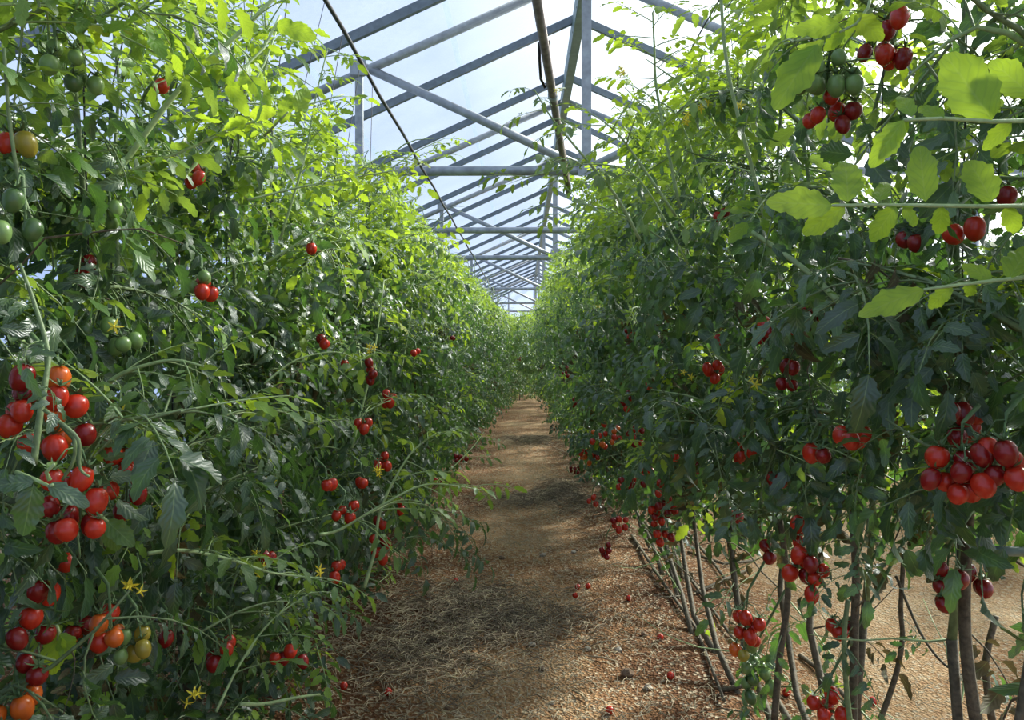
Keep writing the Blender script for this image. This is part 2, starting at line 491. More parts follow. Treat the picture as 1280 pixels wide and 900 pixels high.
for nm, xx, zz, r_, lab in (('support_wire', -0.57 * 1.66, CAMH + 1.645, 0.012, 'dark overhead wire above the left row, its near end bare against the roof'),
                           ('support_wire', 0.93, CAMH + 1.645, 0.004, 'thin overhead wire running above the plants right of the path')):
    q = MB(); q.tube([(xx, y_, zz - 0.02 * (y_ % 2)) for y_ in range(-2, 46, 1)], r_, 6)
    tag(q.build(nm, 'twine'), lab, 'wire', 'wires the vines hang from')

# ------------------------------------------------------------------ leaves
def leaflet(Lh, W, nseg=6, curl=0.35, fold=0.35, wave=0.12, cols=1, rnd=None):
    """one toothed leaflet along +Y from the origin: verts, faces, uv"""
    rnd = rnd or R
    ts = [i / nseg for i in range(nseg + 1)]
    vs_, uv, fs_ = [], [], []
    width = []
    ph = rnd.uniform(0, 6.28)
    for i, t in enumerate(ts):
        w_ = (t ** 0.62) * ((1 - t) ** 0.70) * 1.75 * W / 2
        th = 0.16 if cols == 1 else 0.06
        w_ *= (1 + th if i % 2 else 1 - th) * (1 + (0.10 * math.sin(t * 19 + ph) if cols > 1 else 0))
        width.append(w_)
    rows = []
    for i, t in enumerate(ts):
        y_ = Lh * (t - 0.10 * curl * t * t * t)
        zc = -curl * Lh * t * t * 0.55
        row = []
        for c in range(-cols, cols + 1):
            u = c / cols
            if i in (0, nseg) and c != 0:
                row.append(None); continue
            xw = width[i] * u
            zz_ = zc + fold * abs(xw) - 0.5 * fold * abs(xw) * abs(u) + wave * Lh * 0.25 * u * math.sin(ph + t * 9) - (0.02 * math.sin(t * 26 + ph) * abs(u) * Lh if cols > 1 else 0)
            dy = -0.12 * abs(xw) + ((0.02 * Lh if i % 2 else -0.01 * Lh) * abs(u) if cols == 1 else (0.035 if i % 2 else 0.0) * Lh * max(0, abs(u) - .5))
            row.append(len(vs_)); vs_.append((xw, y_ + dy, zz_)); uv.append((u, t))
        rows.append(row)
    for i in range(nseg):
        a, b = rows[i], rows[i + 1]
        for c in range(2 * cols):
            q_ = [a[c], a[c + 1], b[c + 1], b[c]]
            if i == 0: q_ = [a[cols], b[c + 1], b[c]]
            if i == nseg - 1: q_ = [a[c], a[c + 1], b[cols]]
            fs_.append(tuple(q_))
    return vs_, fs_, uv


def compound(rl, ll, nseg, rnd, pairs=3, rachis=True, droop=0.35, curl=0.4, fold=0.4, cols=1):
    """a tomato leaf: petiole and rachis along +Y, leaflets in pairs and one at the end"""
    mb = MB()
    def curve(t):
        return Vector((0.03 * math.sin(t * 3 + 1) * rl, rl * t * (1 - 0.12 * droop * t), rl * (0.18 * t - droop * t * t)))
    def place(t, ang, size, roll, dip):
        c = curve(t)
        tg = (curve(min(1, t + 0.05)) - curve(t - 0.05)).normalized()
        sd_ = tg.cross(Vector((0, 0, 1))).normalized()
        up = sd_.cross(tg)
        dr = (tg * math.cos(ang) + sd_ * math.sin(ang) - up * dip).normalized()
        up = (up + sd_ * roll).normalized()
        xr = dr.cross(up).normalized()
        up = xr.cross(dr)
        mt = Matrix((xr, dr, up)).transposed()
        l_ = ll * size
        v_, f_, u_ = leaflet(l_, l_ * rnd.uniform(0.52, 0.68), nseg, curl * rnd.uniform(0.4, 1.7), fold * rnd.uniform(0.3, 1.6), 0.14 * rnd.uniform(0.4, 1.5), cols, rnd)
        off = dr * (0.014 if rachis else 0.008)
        mb.add([c + off + mt @ Vector(p_) for p_ in v_], f_)
        mb.uv += u_
        if rachis:
            k = len(mb.v)
            mb.add([c + sd_ * 0.0 + up * 0.0012, c - up * 0.0012, c + off * 1.1 + up * 0.0008, c + off * 1.1 - up * 0.0008], [(0, 1, 3, 2)])
            mb.uv += [(0, 0)] * 4
    place(0.97, rnd.uniform(-0.2, 0.2), 1.12, rnd.uniform(-.3, .3), rnd.uniform(0, .4))
    tt = 0.80
    for p_ in range(pairs):
        sz = (0.92, 0.82, 0.55, 0.4)[p_] * rnd.uniform(0.85, 1.15)
        for s in (-1, 1):
            place(tt + rnd.uniform(-.025, .025), s * rnd.uniform(0.85, 1.25), sz * rnd.uniform(0.85, 1.1), rnd.uniform(-.45, .45), rnd.uniform(-0.1, .5))
        if rachis and p_ < 2:
            place(tt - 0.11, rnd.choice((-1, 1)) * 1.3, 0.28, 0, 0.1)
        tt -= 0.22
    if rachis:
        mb.nleaf = len(mb.f)
        k = len(mb.v)
        mb.tube([curve(t) for t in (0, .25, .5, .75, 1.0)], [0.0026, 0.0022, 0.0019, 0.0016, 0.001], 4, cap=False)
        mb.uv += [(0, 0)] * (len(mb.v) - k)
    return mb


RL = random.Random(5)
HI, LO = {}, {}
for kind_, (rl, ll, dr, cu, fo) in dict(mature=(0.22, 0.070, 0.50, 0.75, 0.75), middle=(0.21, 0.068, 0.32, 0.55, 0.55), young=(0.18, 0.064, 0.15, 0.35, 0.45), dry=(0.15, 0.060, 0.9, 1.5, 1.6)).items():
    HI[kind_], LO[kind_] = [], []
    for i in range(7):
        mb = compound(rl * RL.uniform(.85, 1.15), ll * RL.uniform(.9, 1.12), 8, RL, RL.choice((2, 3, 3)), True, dr * RL.uniform(.5, 1.5), cu, fo)
        HI[kind_].append(mb.mesh('leaf', kind_, True, {'mature': 'stem', 'dry': 'woody'}.get(kind_, 'pale_stem'), mb.nleaf))
        mb = compound(rl, ll * 1.1, 5, RL, RL.choice((2, 3)), False, dr * RL.uniform(.5, 1.5), cu, fo)
        LO[kind_].append((np.array(mb.v, dtype=np.float32), mb.f))


def rot_batch(az, pi_, ro):
    """Rz(az) Rx(pitch) Ry(roll) for arrays; the leaf's axis is +Y"""
    ca, sa, cp, sp, cr, sr = np.cos(az), np.sin(az), np.cos(pi_), np.sin(pi_), np.cos(ro), np.sin(ro)
    n_ = len(az)
    A = np.zeros((n_, 3, 3)); A[:, 0, 0] = ca; A[:, 0, 1] = -sa; A[:, 1, 0] = sa; A[:, 1, 1] = ca; A[:, 2, 2] = 1
    B = np.zeros((n_, 3, 3)); B[:, 0, 0] = 1; B[:, 1, 1] = cp; B[:, 1, 2] = -sp; B[:, 2, 1] = sp; B[:, 2, 2] = cp
    C_ = np.zeros((n_, 3, 3)); C_[:, 1, 1] = 1; C_[:, 0, 0] = cr; C_[:, 0, 2] = sr; C_[:, 2, 0] = -sr; C_[:, 2, 2] = cr
    return A @ B @ C_


def joined_foliage(parent, pos, rot, scl, kinds):
    """leaves too small or too many to pick apart, as one mesh"""
    V, Fi, Fn, T, MI = [], [], [], [], []
    base = 0
    names = ['mature', 'middle', 'young', 'dry']
    for i in range(len(pos)):
        tv, tf = LO[kinds[i]][i % 7]
        V.append((tv * scl[i]) @ rot[i].T.astype(np.float32) + pos[i].astype(np.float32))
        T.append(np.full(len(tv), R.random(), dtype=np.float32))
        for f in tf:
            Fi.extend([k + base for k in f]); Fn.append(len(f))
        MI += [names.index(kinds[i])] * len(tf)
        base += len(tv)
    if not V:
        return None
    V = np.concatenate(V)
    me = bpy.data.meshes.new('foliage')
    me.vertices.add(len(V)); me.vertices.foreach_set('co', V.ravel())
    me.loops.add(len(Fi)); me.loops.foreach_set('vertex_index', np.array(Fi, dtype=np.int32))
    me.polygons.add(len(Fn))
    Fn = np.array(Fn, dtype=np.int32)
    me.polygons.foreach_set('loop_start', np.concatenate([[0], np.cumsum(Fn)[:-1]]).astype(np.int32))
    me.polygons.foreach_set('use_smooth', np.ones(len(Fn), dtype=bool))
    for nm in names: me.materials.append(M[nm])
    me.polygons.foreach_set('material_index', np.array(MI, dtype=np.int32))
    a = me.attributes.new('tint', 'FLOAT', 'POINT'); a.data.foreach_set('value', np.concatenate(T))
    me.update(calc_edges=True)
    o = link('foliage', me, parent)
    o['kind'] = 'stuff'
    return o


def in_poly(px, py, poly):
    ins = np.zeros(len(px), dtype=bool)
    j = len(poly) - 1
    for i in range(len(poly)):
        xi, yi = poly[i]; xj, yj = poly[j]
        c = ((yi > py) != (yj > py)) & (px < (xj - xi) * (py - yi) / (yj - yi + 1e-9) + xi)
        ins ^= c
        j = i
    return ins


# where the photograph shows open roof and bare path between the rows: the vines are trimmed back there
OPEN_ROOF = [(415, -300), (425, 20), (440, 60), (452, 110), (455, 165), (470, 205), (500, 225), (530, 275), (560, 310), (592, 345), (618, 380), (645, 394), (668, 380), (682, 320), (692, 262), (700, 225), (712, 185), (738, 150), (775, 125), (815, 75), (840, 40), (850, -300)]
OPEN_PATH = [(440, 1300), (448, 800), (478, 735), (540, 700), (568, 655), (584, 610), (596, 570), (625, 520), (640, 503), (668, 503), (690, 552), (705, 600), (722, 655), (765, 700), (820, 745), (880, 840), (915, 1300)]

# fruit: pixel, distance, how many, half-width and half-height of the bunch in pixels, colours
FR = [
    # row left of the path
    (52, 520, 1.36, 13, 50, 52, 'red red orange red deep'), (92, 632, 1.30, 10, 40, 44, 'red red deep red'), (152, 608, 1.62, 7, 22, 44, 'red deep red'),
    (40, 790, 1.45, 7, 20, 62, 'deep red deep'), (14, 882, 1.42, 3, 18, 14, 'orange orange red'), (132, 795, 1.62, 5, 12, 34, 'orange turning red turning'),
    (168, 808, 1.66, 5, 22, 18, 'green green turning'), (92, 700, 1.62, 1, 4, 4, 'red'), (95, 800, 1.75, 3, 14, 26, 'deep orange'),
    (250, 355, 2.05, 5, 12, 16, 'red green deep green'), (102, 338, 1.75, 2, 8, 14, 'deep'), (390, 312, 2.9, 2, 7, 5, 'orange red'),
    (243, 222, 2.3, 3, 8, 18, 'deep red'), (25, 182, 1.5, 3, 20, 14, 'turning orange red'),
    (62, 68, 1.5, 4, 26, 26, 'green'), (100, 100, 1.6, 3, 20, 12, 'green dark_green'), (22, 272, 1.35, 3, 16, 26, 'green dark_green'), (132, 268, 1.7, 3, 12, 12, 'green dark_green'),
    (140, 418, 1.75, 6, 32, 18, 'green dark_green'), (360, 440, 2.7, 2, 12, 8, 'dark_green'), (205, 112, 2.0, 1, 4, 4, 'red'), (295, 560, 2.1, 3, 14, 14, 'dark_green'),
    (430, 457, 3.3, 1, 3, 3, 'red'), (460, 465, 3.3, 4, 8, 12, 'red deep'), (483, 497, 3.4, 4, 7, 12, 'red'), (452, 530, 3.1, 4, 8, 9, 'red orange'),
    (480, 578, 3.2, 4, 9, 10, 'red'), (452, 600, 2.9, 2, 7, 5, 'red'), (432, 642, 2.75, 5, 11, 11, 'red'), (407, 606, 2.6, 2, 8, 4, 'red'), (502, 631, 3.3, 3, 6, 7, 'red'),
    (473, 678, 3.0, 7, 13, 26, 'red deep'), (424, 716, 2.7, 3, 9, 9, 'red'), (362, 826, 2.3, 4, 20, 12, 'red deep'), (285, 806, 2.1, 2, 6, 6, 'red'),
    (330, 700, 2.4, 2, 8, 8, 'deep'), (212, 798, 2.0, 1, 4, 4, 'deep'), (270, 830, 2.1, 2, 10, 6, 'deep'), (565, 422, 6.4, 2, 3, 3, 'deep'), (577, 572, 5.8, 5, 12, 4, 'deep red'),
    (405, 427, 3.0, 2, 8, 5, 'deep red'), (520, 440, 4.5, 2, 3, 3, 'red'), (543, 600, 4.9, 3, 8, 5, 'deep red'),
    # row right of the path
    (1208, 592, 1.36, 9, 36, 30, 'red red deep red'), (1264, 578, 1.30, 5, 14, 26, 'red deep'), (1205, 525, 1.46, 5, 30, 28, 'deep deep red'),
    (1072, 549, 1.72, 4, 16, 7, 'red'), (1026, 566, 1.85, 2, 9, 4, 'red deep'), (1012, 716, 1.95, 8, 22, 26, 'red red deep'), (998, 665, 2.05, 3, 8, 14, 'deep red'),
    (934, 795, 2.35, 10, 18, 34, 'red red red turning'), (945, 850, 2.40, 8, 18, 24, 'dark_green green'), (1060, 788, 1.95, 3, 12, 5, 'red deep'), (1038, 888, 1.95, 5, 18, 13, 'red'),
    (1190, 738, 1.65, 5, 18, 26, 'deep'), (1232, 730, 1.75, 3, 14, 18, 'deep'),
    (1040, 140, 1.85, 6, 24, 20, 'red deep red'), (1040, 95, 1.80, 11, 32, 26, 'green'), (1112, 72, 1.75, 3, 14, 16, 'red deep'), (1116, 26, 1.6, 2, 10, 8, 'red deep'), (1095, 60, 1.9, 2, 10, 10, 'deep'),
    (1140, 298, 1.7, 2, 8, 8, 'deep'), (1205, 288, 1.55, 2, 8, 8, 'red'), (1255, 240, 1.5, 2, 10, 10, 'deep red'), (1270, 95, 1.4, 2, 8, 20, 'deep'),
    (966, 416, 2.2, 7, 20, 13, 'deep deep red'), (985, 472, 2.2, 4, 9, 18, 'deep'), (1016, 394, 2.1, 4, 14, 8, 'deep red'), (892, 460, 2.7, 5, 11, 13, 'red deep'), (899, 425, 2.7, 1, 3, 3, 'red'),
    (903, 268, 2.8, 2, 6, 5, 'deep red'), (932, 564, 2.55, 5, 9, 13, 'red'), (842, 573, 3.3, 1, 3, 3, 'red'), (760, 545, 5.2, 12, 22, 16, 'red red orange'), (785, 500, 5.0, 5, 9, 12, 'red deep'),
    (735, 572, 5.9, 9, 13, 9, 'red orange'), (788, 606, 4.6, 8, 17, 9, 'red deep'), (828, 643, 3.7, 16, 17, 40, 'red red deep'), (775, 655, 4.5, 7, 11, 8, 'deep red'), (740, 630, 5.5, 4, 5, 11, 'red'),
    (718, 588, 7.6, 7, 7, 7, 'deep red'), (722, 505, 7.2, 4, 8, 8, 'deep red'), (795, 545, 4.8, 7, 12, 12, 'deep red'), (708, 463, 9.0, 5, 5, 7, 'deep'), (694, 553, 12.0, 5, 4, 4, 'red'),
    (757, 688, 4.7, 5, 6, 10, 'deep'), (787, 415, 4.9, 3, 6, 8, 'red deep'), (812, 480, 4.3, 2, 5, 5, 'red'), (650, 447, 17.0, 4, 4, 3, 'deep'), (868, 585, 3.1, 2, 6, 10, 'deep red'), (808, 590, 4.2, 3, 8, 6, 'deep red'),
    (915, 640, 2.9, 3, 8, 8, 'deep'), (975, 600, 2.2, 2, 8, 6, 'deep'), (960, 690, 2.4, 2, 6, 8, 'red deep'),
]

# ------------------------------------------------------------------ the vines
PLANTS = {'left': [], 'right': []}
ROWX = {'left': -1.08, 'right': 0.92}


class Plant:
    pass


def right_bottom(y):
    return min(1.02, max(0.0, 1.08 - (y - 2.0) * 0.20))


def wob(a, b, n_, amp, rnd, bend=(0, 0, 0)):
    a, b = Vector(a), Vector(b)
    out = []
    for i in range(n_ + 1):
        t = i / n_
        p = a.lerp(b, t) + Vector(bend) * math.sin(t * math.pi)
        if 0 < i < n_:
            p += Vector((rnd.uniform(-amp, amp), rnd.uniform(-amp, amp), rnd.uniform(-amp, amp) * 0.5))
        out.append(p)
    return out


def make_plant(side, x, y, h, nleaf, detail, h0=0.05, lean=0.0, spread=1.0, clip=True, nbranch=8, dens_top=1.0, young_from=1.9):
    """detail 2: every leaf an object; 1: the leaves that show largest; 0: joined foliage only"""
    rnd = random.Random(int((x * 7 + y * 131 + 1000) * 10))
    npr = np.random.default_rng(int((x * 7 + y * 131 + 1000) * 10))
    P = Plant()
    P.side, P.y, P.x = side, y, x
    z0 = gz(x, y)
    root = empty('tomato_plant', (x, y, z0))
    P.root = root
    P.fruit = []
    P.flowers = 0
    W0 = Vector((x, y, z0))
    # main stem
    if lean:
        pts = [Vector((0, 0, -0.03)), Vector((-0.02, lean * 0.35, 0.10)), Vector((-0.05, lean * 0.7, 0.27)), Vector((-0.04, lean * 0.92, 0.55))]
        pts = [p + Vector((rnd.uniform(-.03, .03), 0, 0)) for p in pts]
        st = pts[-1]
        pts += wob(st, (rnd.uniform(-.05, .05), lean + rnd.uniform(-.05, .1), h), 9, 0.025, rnd)[1:]
    else:
        pts = wob((0, 0, -0.03), (rnd.uniform(-.08, .08), rnd.uniform(-.1, .1), h), 11, 0.03, rnd)
    q = MB()
    n_ = len(pts)
    low = 'woody' if side == 'right' or detail < 2 else 'stem'
    rad = [0.0125 * (1 - 0.75 * i / n_) + rnd.uniform(-.001, .0015) for i in range(n_)]
    cut = next((i for i, p in enumerate(pts) if p.z > 0.75), n_ - 2)
    q.tube(pts[:cut + 1], [r_ * rnd.uniform(.95, 1.15) for r_ in rad[:cut + 1]], 6 if detail else 4)
    q.build('main_stem', 'woody', root)
    q = MB(); q.tube(pts[cut:], rad[cut:], 6 if detail else 4)
    q.build('upper_stem', 'stem', root)
    # branches
    lines = [(pts, 1.0, False)]
    for b in range(nbranch):
        zt = h0 + (h - h0) * (b + rnd.random()) / nbranch
        k = min(range(n_), key=lambda i: abs(pts[i].z - zt))
        az = rnd.uniform(0, 2 * math.pi)
        l_ = rnd.uniform(0.20, 0.52) * spread
        up = rnd.uniform(-0.1, 0.75)
        e_ = pts[k] + Vector((math.cos(az) * l_, math.sin(az) * l_, l_ * up))
        if clip:
            qx, qy, qd = proj(np.array([list(W0 + e_), list(W0 + pts[k])]))
            if qd.min() < 1.3 and side == 'right' and e_.z < 1.3 or qd.min() < 1.1 and qd.max() > 0.4:
                continue
        bp = wob(pts[k], e_, 4, 0.015, rnd, (0, 0, rnd.uniform(-.05, .10)))
        lines.append((bp, l_ / 2.2, True))
    if detail:
        for bp, _w, isb in lines[1:]:
            q = MB(); q.tube(bp, [0.0065, 0.0055, 0.0045, 0.0035, 0.002], 5); q.build('branch', 'pale_stem' if rnd.random() < .35 else 'stem', root)
    else:
        q = MB()
        for bp, _w, isb in lines[1:]: q.tube(bp, [0.006, 0.005, 0.004, 0.003, 0.002], 3)
        tag(q.build('branch', 'stem', root), kind='stuff')
    if detail == 2:
        for b in range(7):
            k = rnd.randrange(max(1, cut - 3), n_ - 2)
            az = rnd.uniform(0, 2 * math.pi); l_ = rnd.uniform(.25, .5)
            e_ = pts[k] + Vector((math.cos(az) * l_, math.sin(az) * l_, l_ * rnd.uniform(-.6, .9)))
            if clip:
                qx, qy, qd = proj(np.array([list(W0 + e_), list(W0 + pts[k])]))
                if qd.min() < 1.4: continue
            q = MB(); q.tube(wob(pts[k], e_, 5, 0.02, rnd, (0, 0, rnd.uniform(-.1, .1))), [.003, .0028, .0025, .002, .0016, .001], 4); q.build('branch', 'pale_stem' if b % 3 else 'woody', root)
    # leaf anchors
    wts = np.array([w_ for _p, w_, _b in lines]); wts = wts / wts.sum()
    pos, az, pit = [], [], []
    for (lp, w_, isb), share in zip(lines, wts):
        m_ = max(1, int(round(nleaf * share)))
        seg = len(lp) - 1
        for i in range(m_):
            t = (i + rnd.random()) / m_
            if isb: t = 0.15 + 0.85 * t
            f = t * seg; k = min(int(f), seg - 1)
            p = lp[k].lerp(lp[k + 1], f - k)
            if not isb and p.z < h0: continue
            if not isb and dens_top < 1 and p.z > 2.0 and rnd.random() > dens_top: continue
            a = rnd.uniform(0, 2 * math.pi)
            pos.append(p); az.append(a); pit.append(rnd.gauss(-0.05 if p.z > 1.9 else -0.28, 0.42))
    if h0 > 0.35:
        for _ in range(14):
            zt = rnd.uniform(0.25, h0)
            k = min(range(1, len(pts)), key=lambda i: abs(pts[i].z - zt))
            pos.append(pts[k - 1].lerp(pts[k], rnd.random())); az.append(rnd.uniform(0, 6.283)); pit.append(rnd.gauss(-.5, .4))
    if not pos:
        return P
    pos = np.array(pos); az = np.array(az); pit = np.array(pit)
    rol = npr.normal(0, 0.4, len(pos))
    scl = npr.uniform(0.72, 1.22, len(pos)) * (0.85 if detail == 0 else 1.0)
    rot = rot_batch(az, pit, rol)
    dirs = rot[:, :, 1]
    wp = pos + np.array(W0)
    mid = wp + dirs * (0.13 * scl)[:, None]
    tip = wp + dirs * (0.26 * scl)[:, None]
    keep = mid[:, 2] > gz(x, y) + 0.07
    keep &= tip[:, 2] > gz(x, y) + 0.03
    if h0 > 0.35:
        keep &= (mid[:, 2] > h0 - 0.12) | (npr.random(len(pos)) < 0.35)
    if side == 'right' and y < 3.6:
        keep &= (mid[:, 2] < 1.95) | (npr.random(len(pos)) < 0.62)
    if side == 'left' and y < 4.6:
        keep &= (mid[:, 2] < 2.15) | (npr.random(len(pos)) < 0.5)
    if clip:
        for k_, pnt in enumerate((mid, tip, wp)):
            px, py, dz = proj(pnt)
            keep &= ~((px > -160) & (px < 1440) & (py > -160) & (py < 1060) & (dz < 1.22))
            bad = in_poly(px, py, OPEN_ROOF) & (dz > 0.3)
            if k_ < 2:
                bad &= npr.random(len(px)) > (0.10 if k_ == 1 else 0.0)
                keep &= ~bad
            if y < 19.5 and k_ < 2:
                keep &= ~(in_poly(px, py, OPEN_PATH) & (dz > 0.3))
        px, py, dz = proj(mid)
        px2, py2, dz2 = proj(tip)
        for (fx, fy, fd, n__, rx, ry, c_) in FR + [(1258, 688, 1.6, 1, 26, 10, '')]:
            if abs(fd - y) < 2.5 or fd > y:
                for qx, qy, qz in ((px, py, dz), (px2, py2, dz2)):
                    gx_ = rx + 40 / max(fd, 1.0); gy_ = ry + 40 / max(fd, 1.0)
                    hit = (((qx - fx) / gx_) ** 2 + ((qy - fy) / gy_) ** 2 < 1) & (qz < fd + 0.04) & (qz > 0.3)
                    keep &= ~(hit & (npr.random(len(px)) < (0.76 if n__ > 1 else 0.96)))
    pos, rot, scl, mid, wp = pos[keep], rot[keep], scl[keep], mid[keep], wp[keep]
    # age: young leaves at the tips and tops, old ones low and inside
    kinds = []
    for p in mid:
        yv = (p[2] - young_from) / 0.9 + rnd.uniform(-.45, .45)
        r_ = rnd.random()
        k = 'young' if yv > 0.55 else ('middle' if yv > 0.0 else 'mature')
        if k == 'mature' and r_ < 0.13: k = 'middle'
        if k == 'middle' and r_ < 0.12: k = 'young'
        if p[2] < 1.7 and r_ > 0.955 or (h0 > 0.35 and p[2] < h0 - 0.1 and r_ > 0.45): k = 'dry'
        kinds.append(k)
    n_ = len(pos)
    if detail == 2: single = set(np.argsort(np.abs(mid[:, 0]))[:300].tolist())
    elif detail == 1:
        inner = ROWX[side] if side in ROWX else x
        fac = np.argsort(np.abs(mid[:, 0]))
        single = set(fac[:110].tolist())
    else: single = set()
    rest = []
    for i in range(n_):
        if i in single:
            o = link('leaf', HI[kinds[i]][rnd.randrange(7)], root)
            o.location = pos[i]
            o.rotation_euler = Matrix(rot[i].tolist()).to_euler()
            s_ = scl[i]; o.scale = (s_, s_, s_)
        else: rest.append(i)
    if rest:
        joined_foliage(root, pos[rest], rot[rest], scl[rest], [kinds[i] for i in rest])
    # the string it is trained up
    if detail and side in ROWX and y < 5:
        q = MB(); wx = -0.57 * 1.66 if side == 'left' else 0.93
        q.tube([(pts[cut].x + .01, pts[cut].y, pts[cut].z), (pts[-1].x * .5, pts[-1].y, h * 0.8), (wx - x, pts[-1].y, CAMH + 1.645 - z0)], 0.0022, 4)
        q.build('training_string', 'twine', root)
    P.pts = pts
    return P


rr = random.Random(21)
# left row: leafy down to the soil
y = 1.05
i = 0
while y < 34:
    step = 0.36 if y < 8 else (0.42 if y < 20 else 0.6)
    det = 2 if y < 8.5 else (1 if y < 20 else 0)
    h = rr.uniform(2.45, 2.85) + (0.15 if y < 2.6 else 0)
    n_ = 470 if y < 5 else (380 if y < 8 else (250 if y < 20 else 150))
    PLANTS['left'].append(make_plant('left', ROWX['left'] + rr.uniform(-.09, .09) + 0.36 * min(1, max(0, (y - 8) / 9)), y, h, n_, det, 0.08, spread=1.0, nbranch=15))
    y += step * rr.uniform(.85, 1.15); i += 1
# right row: bare, layered stems at the foot of the near plants
y = 1.05
while y < 34:
    step = 0.36 if y < 8 else (0.42 if y < 20 else 0.6)
    det = 2 if y < 8.5 else (1 if y < 20 else 0)
    h = rr.uniform(2.6, 3.0)
    n_ = 450 if y < 5 else (390 if y < 8 else (250 if y < 20 else 150))
    ln = rr.uniform(0.7, 1.1) if 2.2 < y < 6.4 else 0.0
    yb = y - ln
    PLANTS['right'].append(make_plant('right', ROWX['right'] + rr.uniform(-.09, .09) - 0.25 * min(1, max(0, (y - 9) / 9)), yb, h, n_, det, right_bottom(y), lean=ln, spread=0.95, nbranch=14, young_from=2.15, dens_top=0.8))
    y += step * rr.uniform(.85, 1.15)
# plants that close the view at the end of the path, and the rows on either side
BACK = []
for (x_, y_) in ((-0.42, 19.4), (-0.12, 20.4), (0.18, 20.8), (0.42, 19.6), (-0.3, 22), (0.05, 22.3), (0.35, 22), (-0.3, 23.5), (0.3, 24), (0, 26), (-0.45, 29), (0.45, 29)):
    P = make_plant('end', x_, y_, rr.uniform(2.0, 2.3) + (y_ - 20) * .05, 420, 0, 0.05, clip=False, nbranch=16, spread=1.2)
    tag(P.root, 'pale tiny tomato plant closing the view where the path ends', 'tomato plant', 'plants closing the far end of the path')
y = 1.0
while y < 18:
    P = make_plant('outer', -2.6 + rr.uniform(-.1, .1), y, rr.uniform(2.6, 3.0), 260, 0, 0.05, clip=False, nbranch=8)
    tag(P.root, 'tomato plant of the next row, glimpsed behind the row left of the path', 'tomato plant', 'tomato plants of the next row on the left')
    y += rr.uniform(.5, .65)
y = 2.6
while y < 18:
    P = make_plant('outer', 3.45 + rr.uniform(-.12, .12), y, rr.uniform(1.1, 1.7), 90, 0, 0.05, clip=False, nbranch=6, young_from=0.9)
    tag(P.root, 'low tomato plant across the sandy second path, glimpsed between the stems on the right', 'tomato plant', 'low tomato plants across the second path')
    y += rr.uniform(.45, .7)


y = 4.5
while y < 17:
    P = make_plant('outer', 4.28 + rr.uniform(-.08, .08), y, rr.uniform(2.3, 2.6), 330, 0, 0.05, clip=False, nbranch=9, spread=0.75, young_from=1.9)
    tag(P.root, 'tall tomato plant by the side wall, glimpsed through gaps in the right row', 'tomato plant', 'tall tomato plants along the right side wall')
    y += rr.uniform(.5, .65)


def near_plant(side, p):
    return min(PLANTS[side], key=lambda q_: abs((q_.pts[len(q_.pts) // 2].y + q_.y if hasattr(q_, 'pts') else q_.y) - p.y))


# ------------------------------------------------------------------ shoots and leaves that stand out
def shoot(side, pix, d0, d1, nl, kind_, sc=1.0, r0=0.006, r1=0.002, stem='pale_stem', t0=0.25):
    """a shoot along pixels, from distance d0 to d1, with leaves along it; belongs to the nearest plant"""
    n_ = len(pix)
    pts = [at(px, py, d0 + (d1 - d0) * i / (n_ - 1)) for i, (px, py) in enumerate(pix)]
    P = near_plant(side, pts[0])
    org = P.root.location
    # smooth
    fine = []
    for i in range(n_ - 1):
        a, b, c, e_ = pts[max(i - 1, 0)], pts[i], pts[i + 1], pts[min(i + 2, n_ - 1)]
        for j in range(4):
            t = j / 4
            fine.append(0.5 * ((2 * b) + (c - a) * t + (2 * a - 5 * b + 4 * c - e_) * t * t + (3 * b - a - 3 * c + e_) * t ** 3))
    fine.append(pts[-1])
    q = MB(); q.tube([p - org for p in fine], [r0 + (r1 - r0) * i / (len(fine) - 1) for i in range(len(fine))], 7)
    q.build('shoot', stem, P.root)
    for i in range(nl):
        t = t0 + (1 - t0) * (i + 0.5 * R.random()) / max(1, nl - 0.5)
        f = min(t, 0.999) * (len(fine) - 1); k = int(f)
        p = fine[k].lerp(fine[k + 1], f - k)
        tg = (fine[k + 1] - fine[k]).normalized()
        base = math.atan2(-tg.x, tg.y)
        az = base + (1 if i % 2 else -1) * R.uniform(0.5, 1.3) if i < nl - 1 else base + R.uniform(-.3, .3)
        m_ = rot_batch(np.array([az]), np.array([R.gauss(0.0, 0.3)]), np.array([R.gauss(0, 0.4)]))[0]
        o = link('leaf', HI[kind_][R.randrange(7)], P.root)
        o.location = p - org
        o.rotation_euler = Matrix(m_.tolist()).to_euler()
        s_ = sc * R.uniform(.75, 1.1) * (1 - 0.35 * t); o.scale = (s_, s_, s_)
    return P


